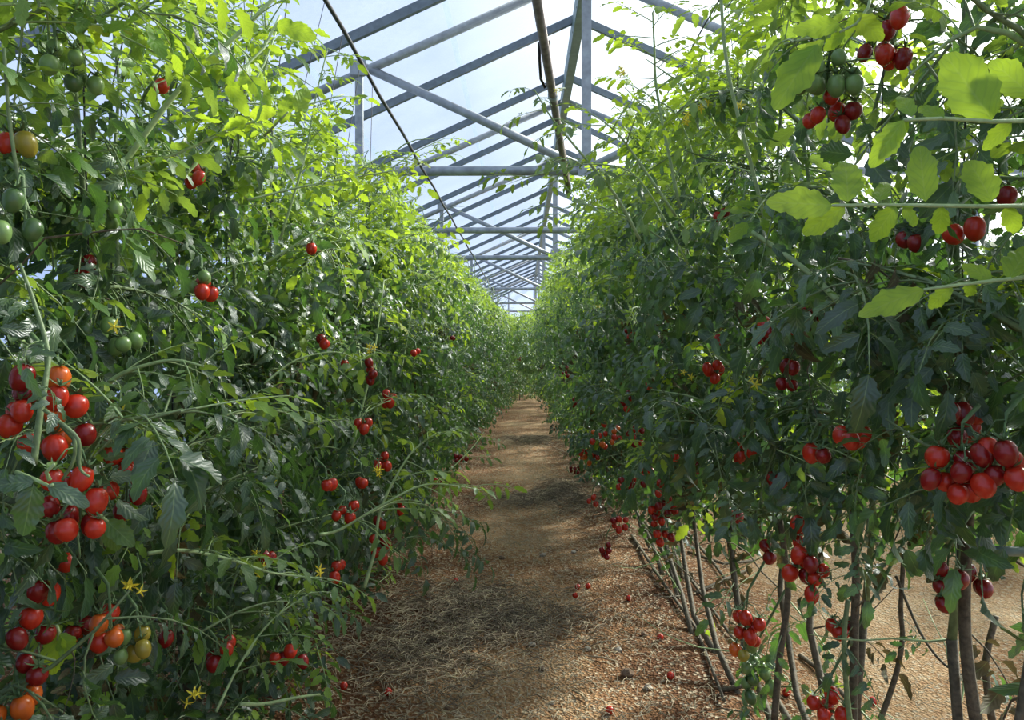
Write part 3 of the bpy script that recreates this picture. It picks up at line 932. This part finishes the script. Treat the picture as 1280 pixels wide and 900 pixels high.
SH = [
    ('left', [(55, 300), (140, 222), (225, 110), (300, 40), (350, -10)], 1.75, 1.95, 6, 'young', 1.0, 0.008, 0.005),
    ('left', [(130, 225), (225, 190), (300, 158), (370, 135), (430, 118)], 1.85, 2.2, 5, 'young', .9, 0.004, 0.002),
    ('left', [(230, 220), (262, 185), (300, 130), (330, 80), (345, 40)], 2.1, 2.3, 5, 'young', 1.0, 0.005, 0.002),
    ('left', [(310, 250), (370, 235), (440, 222), (500, 212)], 2.4, 2.7, 7, 'young', 1.1, 0.004, 0.002),
    ('left', [(330, 330), (400, 285), (470, 225), (520, 190), (558, 172)], 2.8, 3.2, 9, 'young', 1.0, 0.005, 0.0015),
    ('left', [(350, 300), (380, 200), (395, 120), (410, 60)], 2.7, 2.8, 10, 'young', 1.1, 0.005, 0.002),
    ('left', [(95, 525), (135, 480), (165, 462), (215, 450), (255, 458)], 1.65, 1.62, 6, 'middle', .95, 0.007, 0.002),
    ('left', [(185, 692), (230, 688), (290, 700), (340, 716), (392, 722)], 1.72, 1.95, 8, 'middle', .95, 0.005, 0.002),
    ('left', [(455, 735), (468, 690), (475, 640), (498, 590), (520, 560), (545, 542)], 2.75, 2.95, 11, 'middle', 1.15, 0.0075, 0.002),
    ('left', [(400, 668), (425, 662), (480, 630), (530, 606), (575, 608), (596, 612)], 2.65, 2.95, 10, 'middle', 1.2, 0.006, 0.002),
    ('left', [(270, 890), (300, 830), (340, 775), (390, 740)], 1.95, 2.2, 6, 'middle', 1.0, 0.004, 0.002),
    ('left', [(300, 880), (330, 880), (370, 872), (400, 868)], 2.0, 2.2, 2, 'mature', 1.0, 0.006, 0.003),
    ('left', [(440, 560), (455, 500), (468, 440), (480, 350)], 3.6, 3.9, 5, 'middle', .85, 0.007, 0.003),
    ('left', [(500, 470), (508, 430), (515, 385)], 4.6, 4.8, 4, 'young', .8, 0.006, 0.003),
    ('left', [(560, 590), (590, 560), (605, 540)], 5.4, 5.9, 6, 'middle', 1.1, 0.004, 0.002),
    ('right', [(800, 300), (770, 245), (725, 190), (690, 148), (668, 112)], 2.6, 2.4, 9, 'middle', .95, 0.006, 0.002),
    ('right', [(860, 330), (800, 225), (745, 205), (700, 212), (655, 222)], 2.5, 2.4, 8, 'middle', .95, 0.003, 0.0015),
    ('right', [(850, 260), (822, 120), (818, 60), (816, 15)], 2.8, 2.7, 10, 'young', 1.25, 0.006, 0.003),
    ('right', [(845, 270), (790, 190), (770, 165), (752, 150)], 2.6, 2.5, 6, 'young', 1.2, 0.005, 0.002),
    ('right', [(880, 240), (850, 150), (812, 120), (778, 100)], 3.0, 2.9, 7, 'young', .9, 0.004, 0.0015),
    ('right', [(960, 290), (940, 210), (910, 90), (900, -20)], 2.1, 2.0, 5, 'young', .9, 0.006, 0.004),
    ('right', [(830, 300), (780, 270), (735, 255), (700, 262)], 3.4, 3.4, 8, 'middle', 1.1, 0.004, 0.0015),
    ('right', [(940, 290), (1010, 340), (1070, 400), (1135, 470)], 1.95, 1.75, 3, 'mature', .9, 0.006, 0.010),
    ('right', [(1135, 470), (1165, 482), (1215, 488), (1255, 492)], 1.75, 1.55, 1, 'mature', .8, 0.010, 0.008),
    ('right', [(890, 425), (893, 440), (910, 455), (935, 465)], 2.6, 2.5, 1, 'mature', .7, 0.006, 0.004),
    ('right', [(1130, 470), (1110, 490), (1080, 500), (1050, 492)], 1.8, 1.85, 0, 'mature', .7, 0.008, 0.006),
]
SH += [
    ('left', [(470, 640), (510, 625), (545, 640), (572, 662)], 2.9, 3.1, 8, 'mature', 1.1, 0.004, 0.0015, 'stem'),
    ('left', [(470, 700), (510, 672), (545, 676), (566, 690)], 2.9, 3.1, 8, 'mature', 1.1, 0.004, 0.0015, 'stem'),
    ('left', [(400, 560), (450, 520), (490, 500), (530, 498)], 3.1, 3.5, 8, 'middle', 1.1, 0.004, 0.0015, 'pale_stem'),
    ('left', [(230, 560), (280, 520), (340, 512), (390, 530)], 2.0, 2.2, 7, 'middle', 1.0, 0.004, 0.0015, 'pale_stem'),
    ('left', [(330, 480), (370, 450), (420, 440), (450, 452)], 2.5, 2.8, 7, 'middle', 1.0, 0.004, 0.0015, 'pale_stem'),
    ('left', [(180, 590), (230, 560), (270, 548), (310, 560)], 1.75, 1.9, 7, 'mature', 1.0, 0.004, 0.0015, 'pale_stem'),
    ('left', [(250, 790), (310, 760), (360, 752), (410, 770)], 2.0, 2.3, 7, 'mature', 1.0, 0.004, 0.0015, 'stem'),
    ('left', [(470, 330), (500, 300), (530, 292), (550, 300)], 3.6, 3.9, 8, 'young', 1.1, 0.004, 0.0015, 'pale_stem'),
    ('left', [(420, 240), (460, 205), (490, 195), (530, 205)], 2.7, 2.9, 8, 'young', 1.05, 0.004, 0.0015, 'pale_stem'),
    ('right', [(800, 420), (770, 390), (745, 395), (722, 420)], 4.4, 4.2, 8, 'mature', 1.2, 0.004, 0.0015, 'stem'),
    ('right', [(1010, 620), (1000, 640), (960, 640), (930, 655)], 2.2, 2.2, 6, 'mature', 1.0, 0.004, 0.0015, 'stem'),
    ('right', [(1070, 620), (1085, 650), (1075, 690), (1060, 720)], 1.95, 1.9, 6, 'mature', .9, 0.004, 0.0015, 'stem'),

    ('left', [(25, 330), (45, 385), (60, 440), (57, 475), (50, 520), (42, 580)], 1.34, 1.24, 3, 'mature', .7, 0.003, 0.006, 'stem'),
    ('left', [(55, 512), (75, 528), (92, 545), (92, 575), (78, 600)], 1.23, 1.24, 0, 'mature', .6, 0.0035, 0.0025, 'stem'),
    ('left', [(75, 528), (98, 550), (100, 585), (112, 596)], 1.21, 1.22, 0, 'mature', .6, 0.0035, 0.002, 'stem'),
    ('left', [(5, 60), (12, 150), (25, 230), (45, 290)], 1.35, 1.4, 2, 'mature', .8, 0.003, 0.004, 'stem'),
    ('right', [(1212, 640), (1208, 700), (1206, 780), (1212, 850), (1225, 930)], 1.72, 1.72, 0, 'mature', .6, 0.011, 0.015, 'woody'),
    ('right', [(1130, 690), (1126, 760), (1128, 800), (1118, 850), (1100, 900)], 2.1, 2.1, 2, 'mature', .6, 0.006, 0.008, 'woody'),
    ('right', [(1245, 770), (1232, 830), (1240, 900)], 2.0, 2.0, 0, 'mature', .6, 0.008, 0.01, 'woody'),
    ('right', [(1065, 640), (1070, 720), (1068, 800), (1066, 920)], 1.95, 1.95, 3, 'mature', .8, 0.009, 0.012, 'woody'),
    ('right', [(1060, 750), (1055, 800), (1058, 860), (1062, 900)], 1.9, 1.9, 2, 'mature', .8, 0.006, 0.007, 'stem'),
    ('right', [(1120, 720), (1150, 790), (1180, 830), (1215, 850)], 2.1, 1.9, 3, 'mature', .7, 0.004, 0.003, 'woody'),
    ('right', [(975, 650), (985, 740), (975, 820), (968, 900)], 2.3, 2.3, 4, 'mature', .8, 0.009, 0.011, 'woody'),
]
for s_ in SH:
    shoot(*s_)


# near compound leaves whose leaflets show singly: leaf > leaflet
HL = [leaflet(1.0, w_, 16, c_, f_, 0.16, 2, RL) for w_, c_, f_ in ((0.66, 0.25, 0.22), (0.74, 0.35, 0.3), (0.56, 0.3, 0.25), (0.62, 0.5, 0.4))]
HLM = {}
for kind_ in ('young', 'middle', 'mature'):
    HLM[kind_] = []
    for v_, f_, u_ in HL:
        mb = MB(); mb.add(v_, f_); mb.uv = u_
        HLM[kind_].append(mb.mesh('leaflet', kind_))


def big_leaf(side, axis, d0, d1, lfs, kind_, r0=0.0035):
    pts = [at(px, py, d0 + (d1 - d0) * i / (len(axis) - 1)) for i, (px, py) in enumerate(axis)]
    P = near_plant(side, pts[0])
    org = pts[0] - P.root.location
    q = MB()
    q.tube([p - pts[0] for p in pts], [r0 * (1 - .5 * i / len(pts)) for i in range(len(pts))], 7)
    for (bx, by, tx, ty, tilt, kk) in lfs:      # petiolules start on the rachis
        b = at(bx, by, d0)
        k = min(pts, key=lambda p: (p - b).length)
    lf = q.build('leaf', 'pale_stem', P.root)
    lf.location = org
    for j, (bx, by, tx, ty, tilt, kk) in enumerate(lfs):
        f = 0.0
        xs = [a[0] for a in axis]
        fr = (bx - xs[0]) / (xs[-1] - xs[0] + 1e-6); fr = min(1, max(0, fr))
        dd = d0 + (d1 - d0) * fr
        a = at(bx, by, dd); b = at(tx, ty, dd + tilt)
        dr = b - a; l_ = dr.length * 1.08; dr.normalize()
        up = (Vector((0, 0, CAMH)) - a).normalized() + Vector((0.15 * (j % 3 - 1), 0, 0.35))
        xr = dr.cross(up).normalized(); up = xr.cross(dr)
        mt = Matrix((xr, dr, up)).transposed().to_4x4()
        o = link('leaflet', HLM[kind_][kk % 4], lf)
        o.location = a - pts[0]
        o.rotation_euler = mt.to_euler()
        o.scale = (l_, l_, l_)
    return lf


big_leaf('right', [(1300, 257), (1240, 258), (1160, 257), (1090, 256), (1040, 257)], 1.16, 1.06, [
    (1040, 257, 966, 250, -.01, 0), (1056, 258, 1004, 289, .02, 1), (1060, 252, 1058, 196, .03, 1), (1098, 252, 1108, 222, .03, 2), (1120, 258, 1088, 300, .02, 1), (1128, 258, 1150, 282, .02, 2),
    (1157, 252, 1148, 178, .03, 2), (1178, 258, 1172, 298, .03, 3), (1240, 252, 1212, 196, .03, 1), (1258, 258, 1272, 296, .02, 3)], 'young')
big_leaf('right', [(1310, 150), (1240, 152), (1180, 148), (1130, 150)], 1.10, 1.02, [
    (1240, 150, 1182, 66, .02, 1), (1265, 152, 1228, 186, .03, 0), (1180, 148, 1148, 130, .02, 3), (1130, 150, 1088, 205, .02, 0), (1136, 148, 1110, 185, .03, 2), (1140, 146, 1125, 115, .03, 2), (1290, 120, 1240, 75, .02, 1)], 'young')
big_leaf('right', [(1300, 345), (1250, 350), (1200, 356), (1155, 362)], 1.20, 1.16, [
    (1155, 362, 1080, 388, .0, 2), (1190, 358, 1160, 384, .02, 1), (1240, 350, 1205, 330, .02, 0), (1262, 348, 1290, 300, .02, 1), (1215, 352, 1208, 375, .03, 3)], 'young')
big_leaf('right', [(1090, -10), (1085, 10), (1070, 30), (1050, 40)], 1.50, 1.45, [
    (1068, 20, 1105, 48, .0, 1), (1050, 30, 996, 36, .0, 0), (1056, 40, 1030, 62, .02, 1), (1022, 55, 970, 128, .0, 0), (1030, 50, 985, 88, .02, 2), (1070, 15, 1058, 48, .02, 2)], 'young')
big_leaf('left', [(20, 590), (45, 600), (62, 608), (66, 606)], 1.15, 1.12, [
    (42, 602, -8, 605, -.02, 1), (42, 605, 28, 670, .0, 0), (60, 606, 108, 628, .0, 2)], 'mature')
big_leaf('left', [(62, 600), (58, 590), (68, 580)], 1.14, 1.13, [(60, 585, 70, 575, .02, 1)], 'middle')
big_leaf('left', [(70, 780), (74, 790), (72, 800)], 1.5, 1.5, [(72, 790, 62, 845, .0, 0), (76, 792, 92, 825, .02, 1)], 'young')
big_leaf('left', [(120, 640), (130, 648), (135, 652)], 1.5, 1.5, [(132, 650, 166, 680, .0, 1), (128, 655, 150, 688, .03, 0)], 'middle')
big_leaf('left', [(350, 20), (330, 60), (300, 90), (268, 120)], 1.95, 1.80, [
    (268, 110, 235, 65, .0, 0), (268, 116, 218, 56, .03, 2), (275, 96, 312, 98, .0, 1), (283, 100, 308, 140, .0, 2), (310, 95, 338, 128, .02, 1), (345, 30, 392, 44, .0, 0), (268, 105, 262, 62, .02, 3)], 'young')
big_leaf('left', [(330, 170), (345, 155), (360, 140)], 2.0, 1.95, [
    (345, 140, 310, 142, .0, 1), (352, 152, 362, 118, .0, 0), (370, 140, 385, 108, .02, 1), (310, 150, 275, 165, .02, 0)], 'young')

# ------------------------------------------------------------------ fruit
def fruit_mesh(name, m, ns, nr, elong, rad=0.0195):
    q = MB()
    for i in range(1, nr):
        th = math.pi * i / nr
        for j in range(ns):
            ph = 2 * math.pi * j / ns
            r_ = rad * math.sin(th) * (1 + 0.06 * math.cos(th) + 0.012 * math.cos(4 * ph))
            q.v.append((r_ * math.cos(ph), r_ * math.sin(ph), rad * elong * math.cos(th) - (0.06 * rad * (math.cos(th) > 0.85))))
    t_ = len(q.v); q.v.append((0, 0, rad * elong * 0.90)); q.v.append((0, 0, -rad * elong))
    for i in range(nr - 2):
        for j in range(ns):
            q.f.append((i * ns + j, i * ns + ns + j, i * ns + ns + (j + 1) % ns, i * ns + (j + 1) % ns))
    for j in range(ns):
        q.f.append((t_, j, (j + 1) % ns))
        q.f.append((t_ + 1, (nr - 2) * ns + (j + 1) % ns, (nr - 2) * ns + j))
    return q.mesh(name, m)


FM = {}
for c_ in ('red', 'deep', 'orange', 'turning', 'green', 'dark_green'):
    FM[c_] = [fruit_mesh('tomato', c_, 14, 10, el) for el in (1.08, 1.18, 1.30)]
    FM[c_ + '_far'] = [fruit_mesh('tomato', c_, 8, 6, el) for el in (1.10, 1.2)]
cx = MB()
for i in range(6):
    a = i * math.pi / 3 + 0.2
    d_, s_ = Vector((math.cos(a), math.sin(a), 0)), Vector((-math.sin(a), math.cos(a), 0))
    z_ = Vector((0, 0, 1))
    c0 = z_ * 0.0215
    cx.add([c0 - s_ * .0015, c0 + s_ * .0015, c0 + d_ * .009 + s_ * .0032 + z_ * .002, c0 + d_ * .009 - s_ * .0032 + z_ * .002, c0 + d_ * .020 + s_ * .0016 + z_ * .006, c0 + d_ * .020 - s_ * .0016 + z_ * .006, c0 + d_ * .027 + z_ * .012],
           [(0, 1, 2, 3), (3, 2, 4, 5), (5, 4, 6)])
cx.tube([(0, 0, .020), (0.001, 0, .030)], 0.0022, 5)
CALYX = cx.mesh('calyx', 'stalk')

for (fx, fy, fd, n_, rx, ry, cols) in FR:
    side = 'left' if fx < 655 else 'right'
    c = at(fx, fy, fd)
    P = near_plant(side, c)
    org = P.root.location
    hx, hz = rx * fd / F, ry * fd / F
    got, tries = [], 0
    sep = 0.037
    while len(got) < n_ and tries < 400:
        tries += 1
        if tries % 80 == 0: sep *= 0.9
        a, r_ = R.uniform(0, 6.283), math.sqrt(R.random())
        p = c + Vector((hx * r_ * math.cos(a), R.uniform(-0.025, 0.045), hz * r_ * math.sin(a)))
        if all((p - g_).length > sep for g_ in got): got.append(p)
    out_ = -1 if side == 'left' else 1
    top = c + Vector((out_ * 0.05, 0.05, hz + 0.075))
    if side == 'right':
        lift = max(0, right_bottom(fd) + 0.12 - top.z)
        top += Vector((0.5 * lift, 0, lift))
    ax = [top, c + Vector((out_ * 0.01, 0.03, hz + 0.045)), c + Vector((0, 0.022, hz * 0.35)), c + Vector((0, 0.02, -hz * 0.5))]
    near = fd < 4.2
    q = MB()
    q.tube([p - org for p in ax], [0.0045, 0.0038, 0.003, 0.002], 6 if near else 4)
    cl = cols.split()
    for j, p in enumerate(got):
        el = R.randrange(3)
        k = cl[0] if n_ == 1 else cl[int(R.random() * len(cl))]
        if 'turning' in cl and 'red' in cl and n_ > 8: k = 'red' if p.z > c.z - hz * 0.45 else R.choice(('turning', 'orange', 'green'))
        ti = Vector((R.uniform(-.4, .4), R.uniform(-.3, .3), 1)).normalized()
        o = link('tomato', FM[k][el] if near else FM[k + '_far'][el % 2], P.root)
        o.location = p - org
        sz = R.uniform(0.86, 1.12) * (0.85 if k.endswith('green') and n_ < 7 else 1)
        o.scale = (sz, sz, sz)
        o.rotation_euler = ti.to_track_quat('Z', 'Y').to_euler()
        if k in ('orange', 'turning', 'green', 'dark_green'):
            o['label'] = {'orange': 'orange half-ripe tomato', 'turning': 'yellow-green tomato turning ripe', 'green': 'unripe green tomato', 'dark_green': 'unripe dark green tomato'}[k]
        P.fruit.append(k)
        if near:
            ca = link('calyx', CALYX, o)
            ca.scale = (1, 1, (1.08, 1.18, 1.30)[el] * 0.92)
            ca.rotation_euler = (0, 0, R.uniform(0, 1))
            tp = p + ti * 0.026 * sz
            if p.z > c.z - hz * 0.2: hk = ax[2].lerp(ax[1], min(1, max(0, (p.z + 0.05 - ax[2].z) / max(ax[1].z - ax[2].z, .01))))
            else: hk = ax[3].lerp(ax[2], min(1, max(0, (p.z + 0.05 - ax[3].z) / max(ax[2].z - ax[3].z, .01))))
            md = tp.lerp(hk, 0.5) + Vector((0, 0, 0.012))
            q.tube([hk - org, md - org, tp - org], [0.0018, 0.0015, 0.0018], 4)
    q.build('truss_stalk', 'stalk', P.root)

# ------------------------------------------------------------------ yellow flowers
fm = MB()
for i in range(5):
    a = i * 2 * math.pi / 5
    d_, s_ = Vector((math.cos(a), math.sin(a), 0)), Vector((-math.sin(a), math.cos(a), 0)); z_ = Vector((0, 0, 1))
    fm.add([z_ * .002, d_ * .006 + s_ * .0028 + z_ * .001, d_ * .006 - s_ * .0028 + z_ * .001, d_ * .013 + s_ * .0016 - z_ * .001, d_ * .013 - s_ * .0016 - z_ * .001, d_ * .018 - z_ * .004],
           [(0, 1, 2), (2, 1, 3, 4), (4, 3, 5)])
fm.tube([(0, 0, .001), (0, 0, .008), (0, 0, .013)], [.0026, .0022, .0008], 6)
FLO = fm.mesh('flower', 'petal')
FL = [(140, 408, 1.6, 1), (150, 518, 1.6, 2), (168, 736, 1.58, 3), (243, 873, 1.85, 3), (465, 436, 3.2, 4), (340, 597, 2.4, 2), (472, 590, 2.7, 4), (855, 148, 2.6, 3), (940, 474, 2.3, 2), (698, 115, 3.95, 2),
      (775, 88, 3.2, 4), (925, 135, 2.2, 2), (322, 712, 2.2, 2), (395, 715, 2.1, 2), (980, 395, 2.1, 1), (430, 335, 3.4, 2), (748, 385, 5.5, 2), (858, 470, 2.9, 2), (320, 690, 2.3, 1), (880, 130, 2.6, 3)]
for (px, py, d, n_) in FL:
    side = 'left' if px < 640 else 'right'
    c = at(px, py, d); P = near_plant(side, c); org = P.root.location
    P.flowers += n_
    q = MB()
    hub = c + Vector((0, 0.03, 0.03))
    for j in range(n_):
        p = c + Vector((R.uniform(-.016, .016) * (n_ > 1), R.uniform(-.01, .01), R.uniform(-.016, .016) * (n_ > 1)))
        dr = Vector((R.uniform(-.8, .8), -1, R.uniform(-.9, .2))).normalized()
        o = link('flower', FLO, P.root)
        o.location = p - org; o.rotation_euler = dr.to_track_quat('Z', 'Y').to_euler()
        s_ = R.uniform(.8, 1.15); o.scale = (s_, s_, s_)
        q.tube([hub - org, p - dr * .012 - org, p - org], 0.0012, 4)
    q.tube([hub + Vector((-.04 if side == 'left' else .04, .06, .02)) - org, hub - org], 0.0018, 4)
    q.build('flower_stalk', 'stalk', P.root)

# ------------------------------------------------------------------ labels of the vines
ORD = ['first', 'second', 'third', 'fourth', 'fifth', 'sixth', 'seventh', 'eighth', 'ninth', 'tenth', 'eleventh', 'twelfth', 'thirteenth', 'fourteenth', 'fifteenth', 'sixteenth', 'seventeenth', 'eighteenth']
NUM = {1: 'one', 2: 'two', 3: 'three', 4: 'four', 5: 'five', 6: 'six', 7: 'seven', 8: 'eight', 9: 'nine', 10: 'ten'}
for side in ('left', 'right'):
    row = sorted(PLANTS[side], key=lambda p: p.y)
    for i, P in enumerate(row):
        ripe = sum(k in ('red', 'deep', 'orange') for k in P.fruit)
        grn = sum('green' in k or k == 'turning' for k in P.fruit)
        if i < 18:
            if ripe and grn: ft = 'with red and green tomatoes'
            elif ripe > 8: ft = 'heavy with red tomatoes'
            elif ripe: ft = 'with a few red tomatoes'
            elif grn: ft = 'with green tomatoes'
            elif P.flowers: ft = 'with yellow flowers'
            else: ft = 'leafy'
            tag(P.root, f'{ORD[i]} tomato plant from the camera along the {side} row, {ft}', 'tomato plant', f'tomato plants along the {side} side of the path')
        else:
            if P.y < 13: where = f'tomato plant in the middle stretch of the {side} row, its leaves still dark green'
            elif P.y < 21: where = f'small pale tomato plant towards the far end of the {side} row, beside the narrowing path'
            else: where = f'tiny tomato plant at the end of the {side} row, beyond where the path is closed'
            tag(P.root, where, 'tomato plant', where.split(',')[0].replace('tomato plant', 'tomato plants'))

# ------------------------------------------------------------------ on the ground
def ground_at(px, py):
    v = CAMR @ Vector(((px - 640) / F, -(py - 450) / F, -1))
    t = -CAMH / v.z
    x_, y_ = v.x * t, v.y * t
    return Vector((x_, y_, gz(x_, y_)))


def straw(n_, pick, lmin, lmax, w_, mat_, name, seed):
    rn = random.Random(seed)
    q = MB()
    for i in range(n_):
        x_, y_ = pick(rn)
        a = rn.uniform(0, 6.283); l_ = rn.uniform(lmin, lmax)
        bend = rn.uniform(-.5, .5)
        pts = []
        for t in (-.5, 0, .5):
            xx, yy = x_ + math.cos(a + bend * t) * l_ * t, y_ + math.sin(a + bend * t) * l_ * t
            pts.append(Vector((xx, yy, gz(xx, yy) + 0.006 + rn.random() * 0.02 + (0.012 if t == 0 else 0))))
        q.tube(pts, [w_, w_ * 1.1, w_ * .6], 3, cap=False)
    o = q.build(name, mat_)
    return o


def pick_path(rn):
    y_ = 2.8 + 10 * rn.random() ** 1.6
    return rn.gauss(-0.15, 0.55), y_


def pick_pile(rn):
    cx_, cy_, sx, sy = rn.choice([(-0.35, 4.3, .38, .28), (-0.1, 4.0, .4, .25), (-0.5, 3.6, .3, .35), (0.05, 7.2, .4, .25), (0.1, 11.5, .4, .4), (.45, 7.4, .25, .7)])
    return rn.gauss(cx_, sx * .7), rn.gauss(cy_, sy * .7)


def pick_right(rn):
    return rn.uniform(.5, 2.6), 2.4 + 6 * rn.random() ** 1.5


tag(straw(4200, pick_path, .02, .08, .0021, 'straw', 'straw_litter', 3), 'short pale bits of straw strewn over the brown path', 'straw', kind='stuff')
tag(straw(4200, pick_pile, .03, .15, .0022, 'darkstraw', 'dry_stem_litter', 4), 'low brown heaps of dried stems lying across the path', 'litter', kind='stuff')
tag(straw(1900, pick_pile, .05, .18, .0020, 'straw', 'pale_stem_litter', 5), 'longer pale dried stems on the brown heaps', 'litter', kind='stuff')
tag(straw(1500, pick_right, .02, .08, .0017, 'straw', 'second_path_litter', 6), 'bits of straw on the sandy soil under the right row', 'straw', kind='stuff')

for (x0, y0, x1, y1) in ((570, 850, 645, 838), (575, 872, 605, 869), (735, 823, 772, 831), (590, 830, 640, 790), (460, 720, 530, 735), (715, 865, 735, 880), (545, 775, 580, 790), (690, 560, 720, 575)):
    a, b = ground_at(x0, y0), ground_at(x1, y1)
    q = MB(); m_ = (a + b) / 2; m_.z = gz(m_.x, m_.y)
    q.tube([a + Vector((0, 0, .008)), m_ + Vector((0, 0, .014)), b + Vector((0, 0, .008))], [.004, .0045, .0025], 6)
    tag(q.build('dry_stalk', 'straw'), 'single pale dry stalk lying on the brown path soil', 'stalk', 'dry stalks on the path')

def lump(name, p, r_, m_, seed, squash=.7):
    rn = random.Random(seed)
    q = MB(); ns, nr = 9, 6
    off = Vector((rn.uniform(0, 9), rn.uniform(0, 9), rn.uniform(0, 9)))
    for i in range(nr + 1):
        th = math.pi * i / nr
        for j in range(ns):
            ph = 2 * math.pi * j / ns
            v = Vector((math.sin(th) * math.cos(ph), math.sin(th) * math.sin(ph), math.cos(th)))
            k = 1 + .35 * noise.noise(v * 1.6 + off)
            q.v.append((v.x * r_ * k, v.y * r_ * k, v.z * r_ * squash * k))
    q.f = [(i * ns + j, i * ns + ns + j, i * ns + ns + (j + 1) % ns, i * ns + (j + 1) % ns) for i in range(nr) for j in range(ns)]
    o = q.build(name, m_, smooth=False)
    o.location = (p.x, p.y, p.z + r_ * squash * .55)
    return o


for i, (px, py, r_) in enumerate(((785, 847, .030), (627, 700, .022), (678, 837, .018), (589, 822, .02), (560, 885, .015), (805, 800, .016), (520, 700, .016), (720, 690, .016))):
    tag(lump('soil_clod', ground_at(px, py), r_, 'clod', i), 'small brown soil clod lying on the path', 'clod', 'soil clods on the path')
for i, (px, py, r_) in enumerate(((679, 694, .024), (717, 692, .02), (735, 814, .018), (773, 817, .02), (610, 800, .022), (665, 808, .02), (495, 790, .026), (640, 720, .012), (810, 865, .02), (690, 880, .012))):
    tag(lump('pebble', ground_at(px, py), r_, 'pebble', 40 + i, .6), 'small pale stone lying on the path', 'stone', 'pale stones on the path')

FALL = [(722, 737, 'small red tomato fallen on the path beside the right row, upper of a trio'), (735, 736, 'small red tomato fallen on the path, the trio member nearest the stems'), (719, 748, 'small red tomato fallen on the path, lowest of a loose trio'),
        (786, 755, 'dull red fallen tomato on the path between trio and slanting stems'), (825, 808, 'tiny red fallen tomato on red soil left of the slanting stems'), (838, 856, 'red fallen tomato on dark soil near the foot of the slanting stems'),
        (485, 870, 'red fallen tomato on soil beside the straw, by the left plants'), (762, 893, 'red fallen tomato at the bottom edge of the path'), (983, 884, 'red fallen tomato on soil under the right row, beside a leaning stem'),
        (1091, 886, 'red fallen tomato on sandy soil by thick stems under the right row'), (570, 730, 'red fallen tomato on the straw heap'), (430, 868, 'fallen tomato at the foot of the left plants')]
for px, py, lab in FALL:
    p = ground_at(px, py)
    o = link('tomato', FM['red'][0])
    s_ = 0.85
    o.scale = (s_, s_, s_); o.location = (p.x, p.y, p.z + .015)
    o.rotation_euler = (R.uniform(.6, 1.6), R.uniform(-.4, .4), R.uniform(0, 6))
    tag(o, lab, 'tomato', 'tomatoes fallen on the ground')

for i, pix in enumerate((((790, 680), (830, 745), (870, 800), (905, 895)), ((800, 655), (850, 720), (890, 775), (925, 830)), ((850, 660), (890, 710), (930, 765)), ((870, 755), (905, 735), (935, 715)), ((860, 700), (905, 712), (940, 702)), ((1000, 830), (1030, 855), (1060, 885)), ((900, 880), (930, 880), (970, 882)))):
    pts = [ground_at(*p) + Vector((0, 0, .012 + .01 * (j % 2))) for j, p in enumerate(pix)]
    q = MB(); q.tube(pts, [.011 * (1 - .12 * j) for j in range(len(pts))], 6)
    tag(q.build('dry_vine', 'woody'), 'old grey-brown vine stem lying on the soil beneath the right row', 'vine stem', 'old vine stems on the soil')

q = MB()
pp = [at(1300, 690, 1.5), at(1236, 688, 1.5), at(1231, 684, 1.5), at(1231, 676, 1.5)]
root = empty('irrigation_pipe', at(1236, 688, 1.5), 'grey-green plastic pipe stub with an elbow at the edge of the right row', 'pipe')
org = root.location
pp = [at(1300, 690, 1.5), at(1262, 689, 1.5), at(1236, 688, 1.5)]
q.tube([p - org for p in pp], .010, 10); q.build('pipe_tube', 'plastic', root)
q = MB(); q.tube([at(1240, 688, 1.5) - org, at(1232, 687, 1.5) - org, at(1230, 680, 1.5) - org, at(1230, 674, 1.5) - org], .014, 10); q.build('elbow', 'plastic', root)
